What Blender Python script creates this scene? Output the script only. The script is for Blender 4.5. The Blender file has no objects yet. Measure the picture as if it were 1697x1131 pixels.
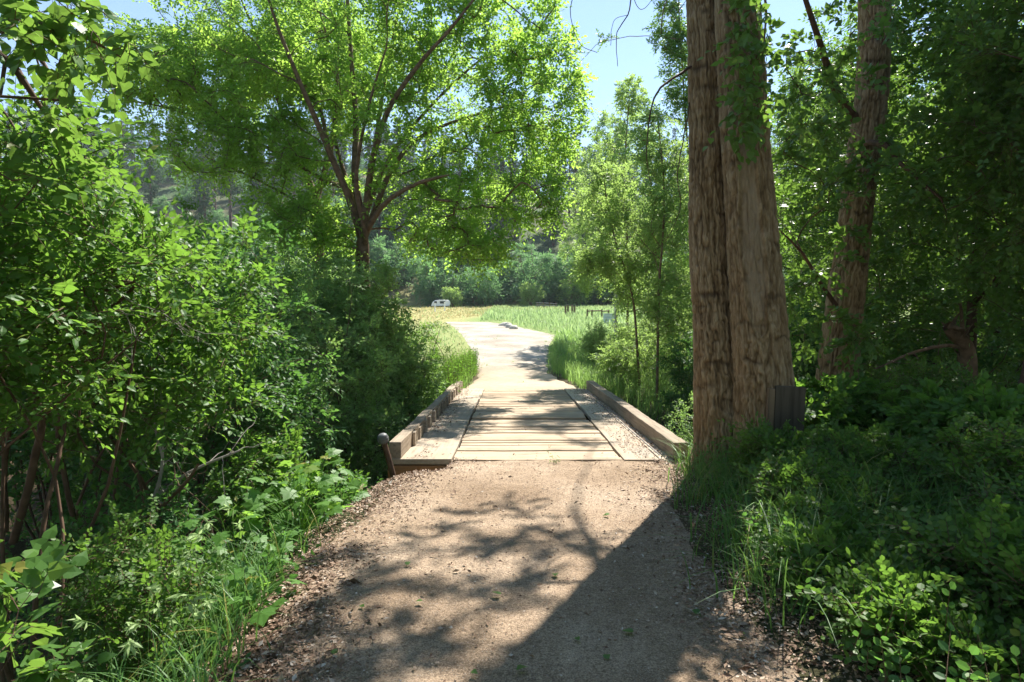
import bpy, math, numpy as np
from mathutils import Vector
rad = math.radians
C = bpy.context.scene.collection
sc = bpy.context.scene

# ------------------------------------------------------------------ camera, sky, sun, exposure
PITCH = rad(2.58)
CAM = np.array([0.0, 0.0, 1.6])
cd = bpy.data.cameras.new('camera'); cam = bpy.data.objects.new('camera', cd); C.objects.link(cam)
cam.location = CAM; cam.rotation_euler = (rad(90) - PITCH, 0, 0)
cd.sensor_width = 36; cd.lens = 36 * 1000 / 1697; cd.clip_end = 5000; cd.clip_start = 0.05
sc.camera = cam
SUN_AZ, SUN_EL = rad(25.5), rad(52)
S = np.array([math.sin(SUN_AZ) * math.cos(SUN_EL), math.cos(SUN_AZ) * math.cos(SUN_EL), math.sin(SUN_EL)])
w = bpy.data.worlds.new("World"); sc.world = w; w.use_nodes = True
wn = w.node_tree; bg = wn.nodes['Background']
sky = wn.nodes.new('ShaderNodeTexSky'); sky.sky_type = 'NISHITA'; sky.sun_disc = False
sky.sun_elevation = SUN_EL; sky.sun_rotation = SUN_AZ; sky.air_density = 1.2; sky.dust_density = .15; sky.ozone_density = 2.0; sky.altitude = 400
wn.links.new(sky.outputs[0], bg.inputs[0]); bg.inputs[1].default_value = 0.082
sl = bpy.data.lights.new('sun', 'SUN'); sl.energy = 5.0; sl.angle = rad(0.53); sl.color = (1.0, 0.95, 0.86)
so = bpy.data.objects.new('sun', sl); C.objects.link(so)
so.rotation_euler = Vector(S).to_track_quat('Z', 'Y').to_euler()
sc.view_settings.view_transform = 'Standard'; sc.view_settings.look = 'None'
sc.view_settings.exposure = 1.42; sc.view_settings.gamma = 1
cy = sc.cycles
cy.max_bounces = 7; cy.diffuse_bounces = 4; cy.transmission_bounces = 5; cy.glossy_bounces = 2; cy.volume_bounces = 0
cy.use_denoising = True; cy.caustics_reflective = False; cy.caustics_refractive = False
try: cy.denoiser = 'OPENIMAGEDENOISE'
except Exception: pass

# ------------------------------------------------------------------ numeric helpers
def P(px, py, Y):
    u = (px - 848.5) / 1000; v = (565.5 - py) / 1000
    d = np.array([u, math.cos(PITCH) + v * math.sin(PITCH), -math.sin(PITCH) + v * math.cos(PITCH)])
    return CAM + d * (Y / d[1])
_tabs = {}
def vn(p, sc_=1.0, seed=0):
    """value noise in [-1,1]; p (...,3), sc_ scalar or 3-vector"""
    if seed not in _tabs: _tabs[seed] = np.random.RandomState(seed).uniform(-1, 1, (32, 32, 32))
    T = _tabs[seed]
    q = np.asarray(p, float) * np.asarray(sc_, float)
    i = np.floor(q).astype(int); f = q - i; f = f * f * (3 - 2 * f)
    x0, y0, z0 = i[..., 0] & 31, i[..., 1] & 31, i[..., 2] & 31
    x1, y1, z1 = (x0 + 1) & 31, (y0 + 1) & 31, (z0 + 1) & 31
    fx, fy, fz = f[..., 0], f[..., 1], f[..., 2]
    a = T[x0, y0, z0] * (1 - fx) + T[x1, y0, z0] * fx; b = T[x0, y1, z0] * (1 - fx) + T[x1, y1, z0] * fx
    c = T[x0, y0, z1] * (1 - fx) + T[x1, y0, z1] * fx; d = T[x0, y1, z1] * (1 - fx) + T[x1, y1, z1] * fx
    return (a * (1 - fy) + b * fy) * (1 - fz) + (c * (1 - fy) + d * fy) * fz
def fbm(p, s=1.0, seed=0, o=4):
    s = np.asarray(s, float); r = 0; a = 1.0; t = 0
    for k in range(o): r = r + a * vn(p, s * 2.03 ** k, seed + k); t += a; a *= .5
    return r / t
def xy3(x, y): return np.stack([x, y, np.zeros_like(x)], -1)
def sm(t): t = np.clip(t, 0, 1); return t * t * (3 - 2 * t)
def nrm(v): return v / np.maximum(np.linalg.norm(v, axis=-1, keepdims=True), 1e-9)
Z = np.array([0, 0, 1.0])

# ------------------------------------------------------------------ mesh helpers
def link(o, parent=None):
    C.objects.link(o)
    if parent is not None: o.parent = parent
    return o
def tag(o, label=None, cat=None, group=None, kind=None):
    for k, v in (('label', label), ('category', cat), ('group', group), ('kind', kind)):
        if v: o[k] = v
    return o
def empty(name, loc, label, cat, group=None):
    o = bpy.data.objects.new(name, None); o.location = [float(a) for a in loc]; o.empty_display_size = .2
    return tag(link(o), label, cat, group)
def mk(name, V, faces, mats, parent=None, origin=(0, 0, 0), rnd=None, smooth=False, mi=None, col=None, vatt=None):
    """faces: list of int arrays (n,k). mats: material or list, mi: material index per face group"""
    V = np.asarray(V, float) - np.asarray(origin, float)
    faces = [np.asarray(f, int) for f in faces if len(f)]
    me = bpy.data.meshes.new(name)
    nv = len(V); nf = sum(len(f) for f in faces); nl = sum(f.size for f in faces)
    me.vertices.add(nv); me.vertices.foreach_set('co', V.astype(np.float32).ravel())
    me.loops.add(nl); me.loops.foreach_set('vertex_index', np.concatenate([f.ravel() for f in faces]).astype(np.int32))
    me.polygons.add(nf)
    tot = np.concatenate([np.full(len(f), f.shape[1]) for f in faces])
    st = np.concatenate([[0], np.cumsum(tot)[:-1]])
    me.polygons.foreach_set('loop_start', st.astype(np.int32))
    if not isinstance(mats, (list, tuple)): mats = [mats]
    for m in mats: me.materials.append(m)
    if mi is not None:
        me.polygons.foreach_set('material_index', np.concatenate([np.full(len(f), k) for f, k in zip(faces, mi)]).astype(np.int32))
    me.polygons.foreach_set('use_smooth', np.full(nf, bool(smooth)) if not isinstance(smooth, (list, tuple)) else np.concatenate([np.full(len(f), s) for f, s in zip(faces, smooth)]))
    me.update(calc_edges=True)
    if rnd is not None:
        a = me.attributes.new('rnd', 'FLOAT', 'FACE'); a.data.foreach_set('value', np.asarray(rnd, np.float32))
    if col is not None:
        a = me.attributes.new('gcol', 'FLOAT_COLOR', 'POINT'); c4 = np.concatenate([col, np.ones((nv, 1))], 1)
        a.data.foreach_set('color', c4.astype(np.float32).ravel())
    if vatt is not None:
        for k, v in vatt.items():
            a = me.attributes.new(k, 'FLOAT', 'POINT'); a.data.foreach_set('value', np.asarray(v, np.float32))
    o = bpy.data.objects.new(name, me)
    return link(o, parent)
def grid_faces(nu, nv, wrap=False):
    u = np.arange(nu if wrap else nu - 1); v = np.arange(nv - 1)
    U, W = np.meshgrid(u, v); U2 = (U + 1) % nu
    return np.stack([W * nu + U, W * nu + U2, (W + 1) * nu + U2, (W + 1) * nu + U], -1).reshape(-1, 4)
class Buf:
    def __init__(s): s.V = []; s.F = {}; s.R = {}; s.n = 0
    def add(s, V, F, key=0, r=None):
        V = np.asarray(V, float).reshape(-1, 3); F = np.asarray(F, int)
        k = (key, F.shape[1]); s.F.setdefault(k, []).append(F + s.n); s.V.append(V); s.n += len(V)
        s.R.setdefault(k, []).append(np.full(len(F), .5) if r is None else np.broadcast_to(r, len(F)))
    def build(s, name, mats, parent=None, origin=(0, 0, 0), smooth=False, col=None):
        ks = sorted(s.F)
        return mk(name, np.concatenate(s.V), [np.concatenate(s.F[k]) for k in ks], mats, parent, origin,
                  rnd=np.concatenate([np.concatenate(s.R[k]) for k in ks]), mi=[k[0] for k in ks], smooth=smooth)
def tube(pts, r, n=6, cap=True):
    pts = np.asarray(pts, float); r = np.broadcast_to(np.asarray(r, float), len(pts))
    t = np.gradient(pts, axis=0); t = nrm(t)
    a = np.cross(t[0], [0.3, 1, 0.2]); a = a / (np.linalg.norm(a) + 1e-9)
    A = np.empty_like(pts)
    for i in range(len(pts)):
        a = a - t[i] * a.dot(t[i]); a = a / (np.linalg.norm(a) + 1e-9); A[i] = a
    B = np.cross(t, A)
    th = np.linspace(0, 2 * math.pi, n, endpoint=False)
    V = pts[:, None] + r[:, None, None] * (np.cos(th)[None, :, None] * A[:, None] + np.sin(th)[None, :, None] * B[:, None])
    return V.reshape(-1, 3), grid_faces(n, len(pts), True)
def spline(pts, n):
    pts = np.asarray(pts, float); m = len(pts)
    if m == 2: return pts[0] + (pts[1] - pts[0]) * np.linspace(0, 1, n)[:, None]
    T = np.linspace(0, m - 1, n); out = []
    for t in T:
        i = min(int(t), m - 2); f = t - i
        p0 = pts[max(i - 1, 0)]; p1 = pts[i]; p2 = pts[i + 1]; p3 = pts[min(i + 2, m - 1)]
        out.append(.5 * ((2 * p1) + (-p0 + p2) * f + (2 * p0 - 5 * p1 + 4 * p2 - p3) * f * f + (-p0 + 3 * p1 - 3 * p2 + p3) * f ** 3))
    return np.array(out)
def box(buf, c, s, key=0, r=None, rotz=0, tilt=0):
    c = np.array(c, float); s = np.array(s, float) / 2
    v = np.array([[x, y, z] for x in (-1, 1) for y in (-1, 1) for z in (-1, 1)]) * s
    if tilt: v = v @ np.array([[1, 0, 0], [0, math.cos(tilt), math.sin(tilt)], [0, -math.sin(tilt), math.cos(tilt)]])
    if rotz: v = v @ np.array([[math.cos(rotz), math.sin(rotz), 0], [-math.sin(rotz), math.cos(rotz), 0], [0, 0, 1]])
    buf.add(v + c, [[0, 1, 3, 2], [4, 6, 7, 5], [0, 4, 5, 1], [2, 3, 7, 6], [0, 2, 6, 4], [1, 5, 7, 3]], key, r)

# ------------------------------------------------------------------ materials
def newmat(name):
    m = bpy.data.materials.new(name); m.use_nodes = True; nt = m.node_tree
    b = nt.nodes['Principled BSDF']; return m, nt, b
def N(nt, t, **kw):
    n = nt.nodes.new(t)
    for k, v in kw.items():
        if k in n.inputs: n.inputs[k].default_value = v
        else: setattr(n, k, v)
    return n
def L(nt, a, b): nt.links.new(a, b)
def mixc(nt, fac, a, b, mode='MIX'):
    n = nt.nodes.new('ShaderNodeMix'); n.data_type = 'RGBA'; n.blend_type = mode
    for s, v in ((n.inputs[0], fac), (n.inputs[6], a), (n.inputs[7], b)):
        if hasattr(v, 'is_linked') or isinstance(v, bpy.types.NodeSocket): nt.links.new(v, s)
        else: s.default_value = v if not isinstance(v, tuple) else (*v, 1)[:4]
    return n.outputs[2]
def ramp(nt, fac, stops):
    n = nt.nodes.new('ShaderNodeValToRGB'); e = n.color_ramp.elements
    while len(e) < len(stops): e.new(.5)
    for i, (p, c) in enumerate(stops): e[i].position = p; e[i].color = (*c, 1) if len(c) == 3 else c
    nt.links.new(fac, n.inputs[0]); return n.outputs[0]
def noise(nt, scale, detail=4, vec=None, rough=.55):
    n = nt.nodes.new('ShaderNodeTexNoise'); n.inputs['Scale'].default_value = scale; n.inputs['Detail'].default_value = detail
    n.inputs['Roughness'].default_value = rough
    if vec is not None: nt.links.new(vec, n.inputs['Vector'])
    return n.outputs[0]
def bump(nt, h, b, strength=.5, dist=.02):
    n = nt.nodes.new('ShaderNodeBump'); n.inputs['Strength'].default_value = strength; n.inputs['Distance'].default_value = dist
    nt.links.new(h, n.inputs['Height']); nt.links.new(n.outputs[0], b.inputs['Normal']); return n
def leafmat(name, a, b, trans, tf=.42, rough=.5, spec=.3):
    m, nt, p = newmat(name)
    at = N(nt, 'ShaderNodeAttribute', attribute_name='rnd')
    c = mixc(nt, at.outputs['Fac'], a, b)
    yl = N(nt, 'ShaderNodeMapRange'); L(nt, at.outputs['Fac'], yl.inputs[0]); yl.inputs[1].default_value = .9; yl.inputs[2].default_value = .96
    c = mixc(nt, yl.outputs[0], c, (.24, .22, .05))
    L(nt, c, p.inputs['Base Color']); p.inputs['Roughness'].default_value = rough; p.inputs['Specular IOR Level'].default_value = spec
    tr = N(nt, 'ShaderNodeBsdfTranslucent')
    tc = mixc(nt, at.outputs['Fac'], tuple(x * .8 for x in trans), tuple(min(1, x * 1.25) for x in trans))
    L(nt, tc, tr.inputs[0])
    mx = N(nt, 'ShaderNodeMixShader', Fac=tf)
    L(nt, p.outputs[0], mx.inputs[1]); L(nt, tr.outputs[0], mx.inputs[2]); L(nt, mx.outputs[0], nt.nodes['Material Output'].inputs[0])
    return m
def plain(name, col, rough=.8, nscale=0, namp=.3, spec=.3):
    m, nt, p = newmat(name); p.inputs['Roughness'].default_value = rough; p.inputs['Specular IOR Level'].default_value = spec
    if nscale:
        g = N(nt, 'ShaderNodeNewGeometry'); f = noise(nt, nscale, 5, g.outputs['Position'])
        L(nt, ramp(nt, f, [(.3, tuple(c * (1 - namp) for c in col)), (.7, tuple(min(1, c * (1 + namp)) for c in col))]), p.inputs['Base Color'])
    else: p.inputs['Base Color'].default_value = (*col, 1)
    return m
M = {}
M['shrub'] = leafmat('shrub_leaf', (.045, .12, .022), (.085, .19, .035), (.22, .42, .05), .42)
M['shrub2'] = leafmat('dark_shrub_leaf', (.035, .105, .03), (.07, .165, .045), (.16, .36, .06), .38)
M['snow'] = leafmat('snowberry_leaf', (.05, .115, .02), (.085, .165, .03), (.2, .38, .05), .4)
M['ash'] = leafmat('box_elder_leaf', (.065, .16, .025), (.11, .24, .04), (.42, .66, .1), .58)
M['cotton'] = leafmat('cottonwood_leaf', (.055, .13, .03), (.1, .2, .045), (.24, .42, .06), .4, rough=.36)
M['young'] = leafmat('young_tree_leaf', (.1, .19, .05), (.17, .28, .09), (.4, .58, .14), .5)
M['lobed'] = leafmat('lobed_leaf', (.07, .17, .03), (.1, .22, .045), (.28, .5, .07), .42)
M['grass'] = leafmat('grass_blade', (.05, .14, .03), (.11, .22, .06), (.2, .38, .07), .35)
M['fgrass'] = leafmat('field_grass', (.17, .28, .09), (.3, .4, .18), (.42, .58, .24), .4, rough=.6)
M['dgrass'] = leafmat('dry_grass', (.22, .27, .08), (.44, .36, .15), (.5, .42, .2), .35, rough=.7)
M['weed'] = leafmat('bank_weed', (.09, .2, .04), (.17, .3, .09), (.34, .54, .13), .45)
M['far'] = leafmat('far_shrub_leaf', (.07, .17, .07), (.12, .24, .1), (.22, .42, .14), .4, rough=.6)
M['needle'] = leafmat('pine_needle', (.04, .095, .045), (.075, .14, .06), (.05, .11, .03), .2, rough=.6)
M['bark'] = plain('branch_bark', (.17, .11, .07), .85, 9, .45)
M['bark2'] = plain('reddish_bark', (.1, .058, .038), .8, 9, .45)
M['pbark'] = plain('pine_bark', (.11, .07, .05), .9, 3, .4)
M['pale'] = plain('pale_bark', (.42, .4, .35), .8, 6, .3)
M['twig'] = plain('twig_bark', (.13, .085, .05), .8)
M['dead'] = plain('dead_twig', (.3, .27, .24), .8)

# bark of the big trunks (ridge height attribute 'h', bare wood patch 'patch', scars 'scar')
def barkmat():
    m, nt, p = newmat('furrowed_bark')
    h = N(nt, 'ShaderNodeAttribute', attribute_name='h').outputs['Fac']
    pa = N(nt, 'ShaderNodeAttribute', attribute_name='patch').outputs['Fac']
    s = N(nt, 'ShaderNodeAttribute', attribute_name='scar').outputs['Fac']
    g = N(nt, 'ShaderNodeNewGeometry')
    mp = N(nt, 'ShaderNodeMapping'); mp.inputs['Scale'].default_value = (1, 1, .3); L(nt, g.outputs['Position'], mp.inputs[0])
    c = ramp(nt, h, [(0, (.06, .038, .02)), (.3, (.18, .122, .065)), (.6, (.3, .222, .135)), (1, (.46, .38, .255))])
    n1 = noise(nt, 3.5, 5, mp.outputs[0])
    c = mixc(nt, ramp(nt, n1, [(.4, (0, 0, 0)), (.68, (.35, .35, .35))]), c, (.29, .185, .09))
    n2 = noise(nt, 45, 4, mp.outputs[0], .7)
    c = mixc(nt, .55, c, ramp(nt, n2, [(.25, (.45, .45, .45)), (.75, (1.4, 1.35, 1.3))]), 'MULTIPLY')
    pam = N(nt, 'ShaderNodeMath', operation='MULTIPLY'); L(nt, pa, pam.inputs[0]); pam.inputs[1].default_value = .55
    c = mixc(nt, pam.outputs[0], c, ramp(nt, n1, [(.35, (.24, .18, .12)), (.7, (.42, .35, .27))]))
    c = mixc(nt, s, c, (.05, .03, .018))
    L(nt, c, p.inputs['Base Color']); p.inputs['Roughness'].default_value = .85; p.inputs['Specular IOR Level'].default_value = .25
    bump(nt, n2, p, .8, .015)
    return m
M['hero'] = barkmat()

def woodmat(name, base, dark, dust=.0, grain_axis=0, scale=1.0):
    m, nt, p = newmat(name)
    tc = N(nt, 'ShaderNodeTexCoord'); oi = N(nt, 'ShaderNodeObjectInfo')
    off = N(nt, 'ShaderNodeVectorMath', operation='ADD'); L(nt, tc.outputs['Object'], off.inputs[0])
    sc1 = N(nt, 'ShaderNodeMath', operation='MULTIPLY'); L(nt, oi.outputs['Random'], sc1.inputs[0]); sc1.inputs[1].default_value = 37
    L(nt, sc1.outputs[0], off.inputs[1])
    mp = N(nt, 'ShaderNodeMapping'); s = [26, 26, 26]; s[grain_axis] = 1.3; mp.inputs['Scale'].default_value = [a * scale for a in s]
    L(nt, off.outputs[0], mp.inputs[0])
    g1 = noise(nt, 1.0, 6, mp.outputs[0], .65)
    c = ramp(nt, g1, [(.28, dark), (.5, base), (.75, tuple(min(1, b * 1.3) for b in base))])
    g = N(nt, 'ShaderNodeNewGeometry')
    n3 = noise(nt, 1.7, 5, g.outputs['Position'])
    c = mixc(nt, .6, c, ramp(nt, n3, [(.3, (.6, .58, .55)), (.7, (1.15, 1.12, 1.1))]), 'MULTIPLY')
    tone = ramp(nt, oi.outputs['Random'], [(0, (.68, .65, .62)), (1, (1.15, 1.13, 1.1))]); c = mixc(nt, 1.0, c, tone, 'MULTIPLY')
    if dust:
        n4 = noise(nt, 2.3, 6, g.outputs['Position'], .7)
        c = mixc(nt, ramp(nt, n4, [(.5 - dust * .45, (1, 1, 1)), (.5 + dust * .25, (.15, .15, .15))]) if False else ramp(nt, n4, [(.36, (0, 0, 0)), (.62, (dust, dust, dust))]), c, (.42, .32, .22))
    L(nt, c, p.inputs['Base Color']); p.inputs['Roughness'].default_value = .85; p.inputs['Specular IOR Level'].default_value = .2
    bump(nt, g1, p, .6, .01)
    return m
M['plank'] = woodmat('weathered_plank', (.47, .39, .3), (.17, .13, .09), .85, 0)
M['runner'] = woodmat('weathered_runner', (.44, .4, .34), (.24, .2, .16), .6, 1)
M['kerb'] = woodmat('weathered_timber', (.36, .31, .25), (.16, .13, .1), .25, 1)
M['beam'] = woodmat('brown_beam', (.36, .18, .075), (.17, .08, .035), .25, 0)
M['board'] = woodmat('dark_board', (.085, .072, .056), (.03, .024, .018), 0, 2)
M['post'] = woodmat('fence_post', (.2, .15, .1), (.09, .07, .05), 0, 2)
M['white'] = plain('white_paint', (.75, .76, .76), .5, 2, .08)
M['glass'] = plain('dark_window', (.04, .045, .05), .15, spec=.6)
M['metal'] = plain('grey_metal', (.12, .125, .13), .5, 8, .15)
M['tyre'] = plain('tyre', (.03, .03, .03), .8)
M['blue'] = plain('pale_blue_paint', (.45, .55, .62), .5, 3, .1)

def dirtmat():
    m, nt, p = newmat('packed_dirt')
    g = N(nt, 'ShaderNodeNewGeometry'); pos = g.outputs['Position']
    big = noise(nt, .9, 5, pos); mid = noise(nt, 7, 6, pos, .65); fine = noise(nt, 110, 4, pos, .75)
    c = ramp(nt, big, [(.32, (.26, .19, .13)), (.5, (.34, .258, .185)), (.7, (.41, .325, .245))])
    c = mixc(nt, .7, c, ramp(nt, mid, [(.25, (.68, .64, .6)), (.75, (1.2, 1.18, 1.15))]), 'MULTIPLY')
    c = mixc(nt, .9, c, ramp(nt, fine, [(.34, (.4, .38, .36)), (.5, (.95, .95, .95)), (.66, (1.6, 1.6, 1.6))]), 'MULTIPLY')
    grit = noise(nt, 38, 5, pos, .8); c = mixc(nt, .8, c, ramp(nt, grit, [(.36, (.55, .52, .5)), (.5, (1, 1, 1)), (.66, (1.35, 1.35, 1.35))]), 'MULTIPLY')
    vo = N(nt, 'ShaderNodeTexVoronoi'); vo.inputs['Scale'].default_value = 75; L(nt, pos, vo.inputs['Vector'])
    st = ramp(nt, vo.outputs['Distance'], [(.12, (1, 1, 1)), (.22, (0, 0, 0))])
    vc = ramp(nt, vo.outputs['Color'], [(.45, (0, 0, 0)), (.6, (1, 1, 1))])
    stm = mixc(nt, 1.0, st, vc, 'MULTIPLY')
    c = mixc(nt, stm, c, (.42, .39, .35))
    L(nt, c, p.inputs['Base Color']); p.inputs['Roughness'].default_value = .95; p.inputs['Specular IOR Level'].default_value = .15
    hh = mixc(nt, .6, mid, grit); bump(nt, hh, p, 1.0, .03)
    return m
M['dirt'] = dirtmat()
def roadmat():
    m, nt, p = newmat('pale_gravel')
    g = N(nt, 'ShaderNodeNewGeometry'); pos = g.outputs['Position']
    big = noise(nt, .5, 5, pos); mid = noise(nt, 5, 6, pos, .7)
    mp = N(nt, 'ShaderNodeSeparateXYZ'); L(nt, pos, mp.inputs[0])
    mr = N(nt, 'ShaderNodeMapRange'); L(nt, mp.outputs[1], mr.inputs[0]); mr.inputs[1].default_value = 19; mr.inputs[2].default_value = 28
    c1 = ramp(nt, big, [(.35, (.36, .28, .2)), (.65, (.44, .36, .28))]); c2 = ramp(nt, big, [(.35, (.27, .235, .19)), (.65, (.4, .365, .32))])
    c = mixc(nt, mr.outputs[0], c1, c2)
    c = mixc(nt, .7, c, ramp(nt, mid, [(.25, (.7, .68, .64)), (.75, (1.2, 1.2, 1.18))]), 'MULTIPLY')
    L(nt, c, p.inputs['Base Color']); p.inputs['Roughness'].default_value = .95; p.inputs['Specular IOR Level'].default_value = .15
    bump(nt, mid, p, .6, .03); return m
M['road'] = roadmat()
def groundmat():
    m, nt, p = newmat('ground_cover')
    a = N(nt, 'ShaderNodeAttribute', attribute_name='gcol'); g = N(nt, 'ShaderNodeNewGeometry')
    n1 = noise(nt, 3, 6, g.outputs['Position'], .7); n2 = noise(nt, 28, 5, g.outputs['Position'], .7)
    c = mixc(nt, .8, a.outputs['Color'], ramp(nt, n1, [(.25, (.6, .6, .6)), (.75, (1.35, 1.35, 1.35))]), 'MULTIPLY')
    c = mixc(nt, .8, c, ramp(nt, n2, [(.25, (.55, .55, .55)), (.75, (1.4, 1.4, 1.4))]), 'MULTIPLY')
    L(nt, c, p.inputs['Base Color']); p.inputs['Roughness'].default_value = .95; p.inputs['Specular IOR Level'].default_value = .1
    bump(nt, n2, p, .8, .05); return m
M['ground'] = groundmat()
def littermat():
    m, nt, p = newmat('leaf_litter')
    a = N(nt, 'ShaderNodeAttribute', attribute_name='rnd')
    c = ramp(nt, a.outputs['Fac'], [(0, (.1, .055, .03)), (.3, (.19, .11, .065)), (.6, (.3, .2, .135)), (.88, (.4, .31, .235)), (1, (.52, .46, .4))])
    L(nt, c, p.inputs['Base Color']); p.inputs['Roughness'].default_value = .8; return m
M['litter'] = littermat()
M['stone'] = littermat(); M['stone'].name = 'pebble_stone'

# ------------------------------------------------------------------ terrain
BY = np.array([-8, 0, 3, 7.9, 9, 17.3, 21, 25, 30, 35, 40, 50, 60, 90, 104, 800.])
BZ = np.array([.25, 0, -.1, -.345, -.38, -.6, -.58, -.5, -.3, -.05, .2, .62, 1.1, 2.5, 3.2, 10.])
def deckz(y): return -.15 - .0235 * y
PYl = np.array([-4, 0, 2.5, 3.8, 5.3, 7.1, 7.9, 8.1]); PXl = np.array([-1.1, -1.1, -1.1, -1.4, -1.5, -1.35, -1.1, -1.0])
PXr = np.array([1.5, 1.45, 1.35, 1.3, 1.5, 1.95, 2.2, 2.25])
RY = np.array([16.9, 18, 22, 25, 30, 35, 40, 45, 50, 56]); RXl = np.array([-1.4, -1.35, -1.2, -1.45, -1.9, -2.6, -3.3, -4.1, -4.9, -6.5])
RXr = np.array([2.1, 1.9, 1.35, 1.45, 1.75, 2.3, 2.9, 1.5, .2, -2.5])
def hill(x, y):
    cap = 46 + 42 * sm((-x - 10) / 90) + 10 * sm((x - 60) / 150)
    st = 104 + 4 * np.sin(x * .05)
    t = np.maximum(y - st, 0)
    return cap * np.tanh(.46 * t / cap) * (1 + .06 * vn(xy3(x, y), .02, 9)) + 1.2 * sm(t / 20) * vn(xy3(x, y), .09, 10)
def H(x, y):
    x = np.asarray(x, float); y = np.asarray(y, float)
    b = np.interp(y, BY, BZ)
    pl = np.interp(y, np.concatenate([PYl, RY]), np.concatenate([PXl, RXl])); pr = np.interp(y, np.concatenate([PYl, RY]), np.concatenate([PXr, RXr]))
    dl = pl - x; dr = x - pr
    near = 1 - sm((y - 24) / 10)
    b = b - near * (1.15 * sm((dl + .25) / 2.3) + .15 * sm(dl / 8))
    b = b + (1 - sm((y - 9) / 2)) * (.16 * sm((dr + .1) / 1.0) - .3 * sm((dr - 2) / 6))
    b = b - sm((y - 9) / 2) * near * .35 * sm(dr / 1.5)
    # corner washed out beside the bridge end
    b = b - .34 * sm((-.72 - x) / .45) * sm((y - 7.25) / .5) * (y < 9)
    yc = 12.6 + .25 * np.sin(x * .4)
    b = b - 1.9 * np.exp(-((y - yc) / 2.3) ** 2) * sm((y - 8.0) / .9) * sm((17.3 - y) / .8)
    off = sm((np.maximum(dl, dr) - .1) / .8)
    b = b + off * (.09 * vn(xy3(x, y), 1.1, 3) + .04 * vn(xy3(x, y), 3.1, 4))
    return b + hill(x, y)
def axis(lo, hi, st, end, g=1.085):
    a = list(np.arange(lo, hi + 1e-6, st)); d = st; up = []; v = hi
    while v < end[1]: d *= g; v += d; up.append(v)
    d = st; v = lo; dn = []
    while v > end[0]: d *= g; v -= d; dn.append(v)
    return np.array(dn[::-1] + a + up)
xs = axis(-11, 12, .2, (-700, 700)); ys = axis(-3, 24, .2, (-60, 900), 1.05)
X, Y = np.meshgrid(xs, ys); Zg = H(X, Y)
pl = np.interp(Y, np.concatenate([PYl, RY]), np.concatenate([PXl, RXl])); pr = np.interp(Y, np.concatenate([PYl, RY]), np.concatenate([PXr, RXr]))
inside = sm((np.minimum(X - pl, pr - X) + .02) / .25) * ((Y < 8.2) | ((Y > 16.8) & (Y < 55)))
Zg = Zg - .07 * inside - .35 * ((Y > 7.95) & (Y < 17.3) & (X > -1.9) & (X < 2.6))
p3 = xy3(X, Y); nz = fbm(p3, .12, 21, 4); nz2 = fbm(p3, .6, 25, 3)
soil = np.array([.1, .065, .042]); green = np.array([.06, .065, .03]); dry = np.array([.33, .3, .13]); fg = np.array([.2, .26, .09]); hl = np.array([.13, .115, .065]); hg = np.array([.06, .1, .04])
col = soil + (green - soil) * sm(.4 + nz2 * 1.2)[..., None]
field = sm((Y - 20) / 6)[..., None]; drymix = np.clip(sm((-X - .5 - .06 * (Y - 30) + 3 * nz) / 3) * (.35 + .65 * sm((Y - 42) / 22)) + .9 * sm((Y - 78) / 14), 0, 1)[..., None]
fc = fg + (dry - fg) * drymix * (.75 + .25 * sm(.5 + nz))[..., None]
col = col + (fc - col) * field
hm = sm((Y - 101) / 8)[..., None]; hc = hl + (hg - hl) * sm(.5 + nz * 1.5)[..., None]
col = col + (hc - col) * hm
gnd = mk('ground', np.stack([X, Y, Zg], -1).reshape(-1, 3), [grid_faces(len(xs), len(ys))], M['ground'], smooth=True, col=np.clip(col, 0, 1).reshape(-1, 3))
tag(gnd, kind='structure')

def strip(name, YY, XL, XR, y0, y1, mat, nx, ny, lift, seed, micro=.012):
    v = np.linspace(y0, y1, ny); u = np.linspace(-.06, 1.06, nx)
    U, W = np.meshgrid(u, v)
    e = .12 * vn(xy3(W * 0, W), 1.3, seed) + .05 * vn(xy3(W * 0, W), 5, seed + 1)
    xl = np.interp(W, YY, XL) + e; xr = np.interp(W, YY, XR) + .12 * vn(xy3(W * 0 + 9, W), 1.3, seed) + .05 * vn(xy3(W * 0 + 9, W), 5, seed + 1)
    Xx = xl + (xr - xl) * U
    edge = sm(np.minimum(U + .06, 1.06 - U) / .1)
    z = H(Xx, W) + lift * edge - .075 * (1 - edge) + micro * fbm(xy3(Xx, W), 2.2, seed + 3, 4) - .012 * np.exp(-((Xx - np.interp(W, YY, XL) * .45 - .1) / .22) ** 2) - .012 * np.exp(-((Xx - 1.0) / .22) ** 2)
    return tag(mk(name, np.stack([Xx, W, z], -1).reshape(-1, 3), [grid_faces(nx, ny)], mat, smooth=True), kind='structure')
strip('path', PYl, PXl, PXr, -3.5, 7.94, M['dirt'], 110, 340, .0, 31, .016)
strip('gravel_road', RY, RXl, RXr, 17.25, 55, M['road'], 60, 200, .01, 41, .02)

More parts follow.
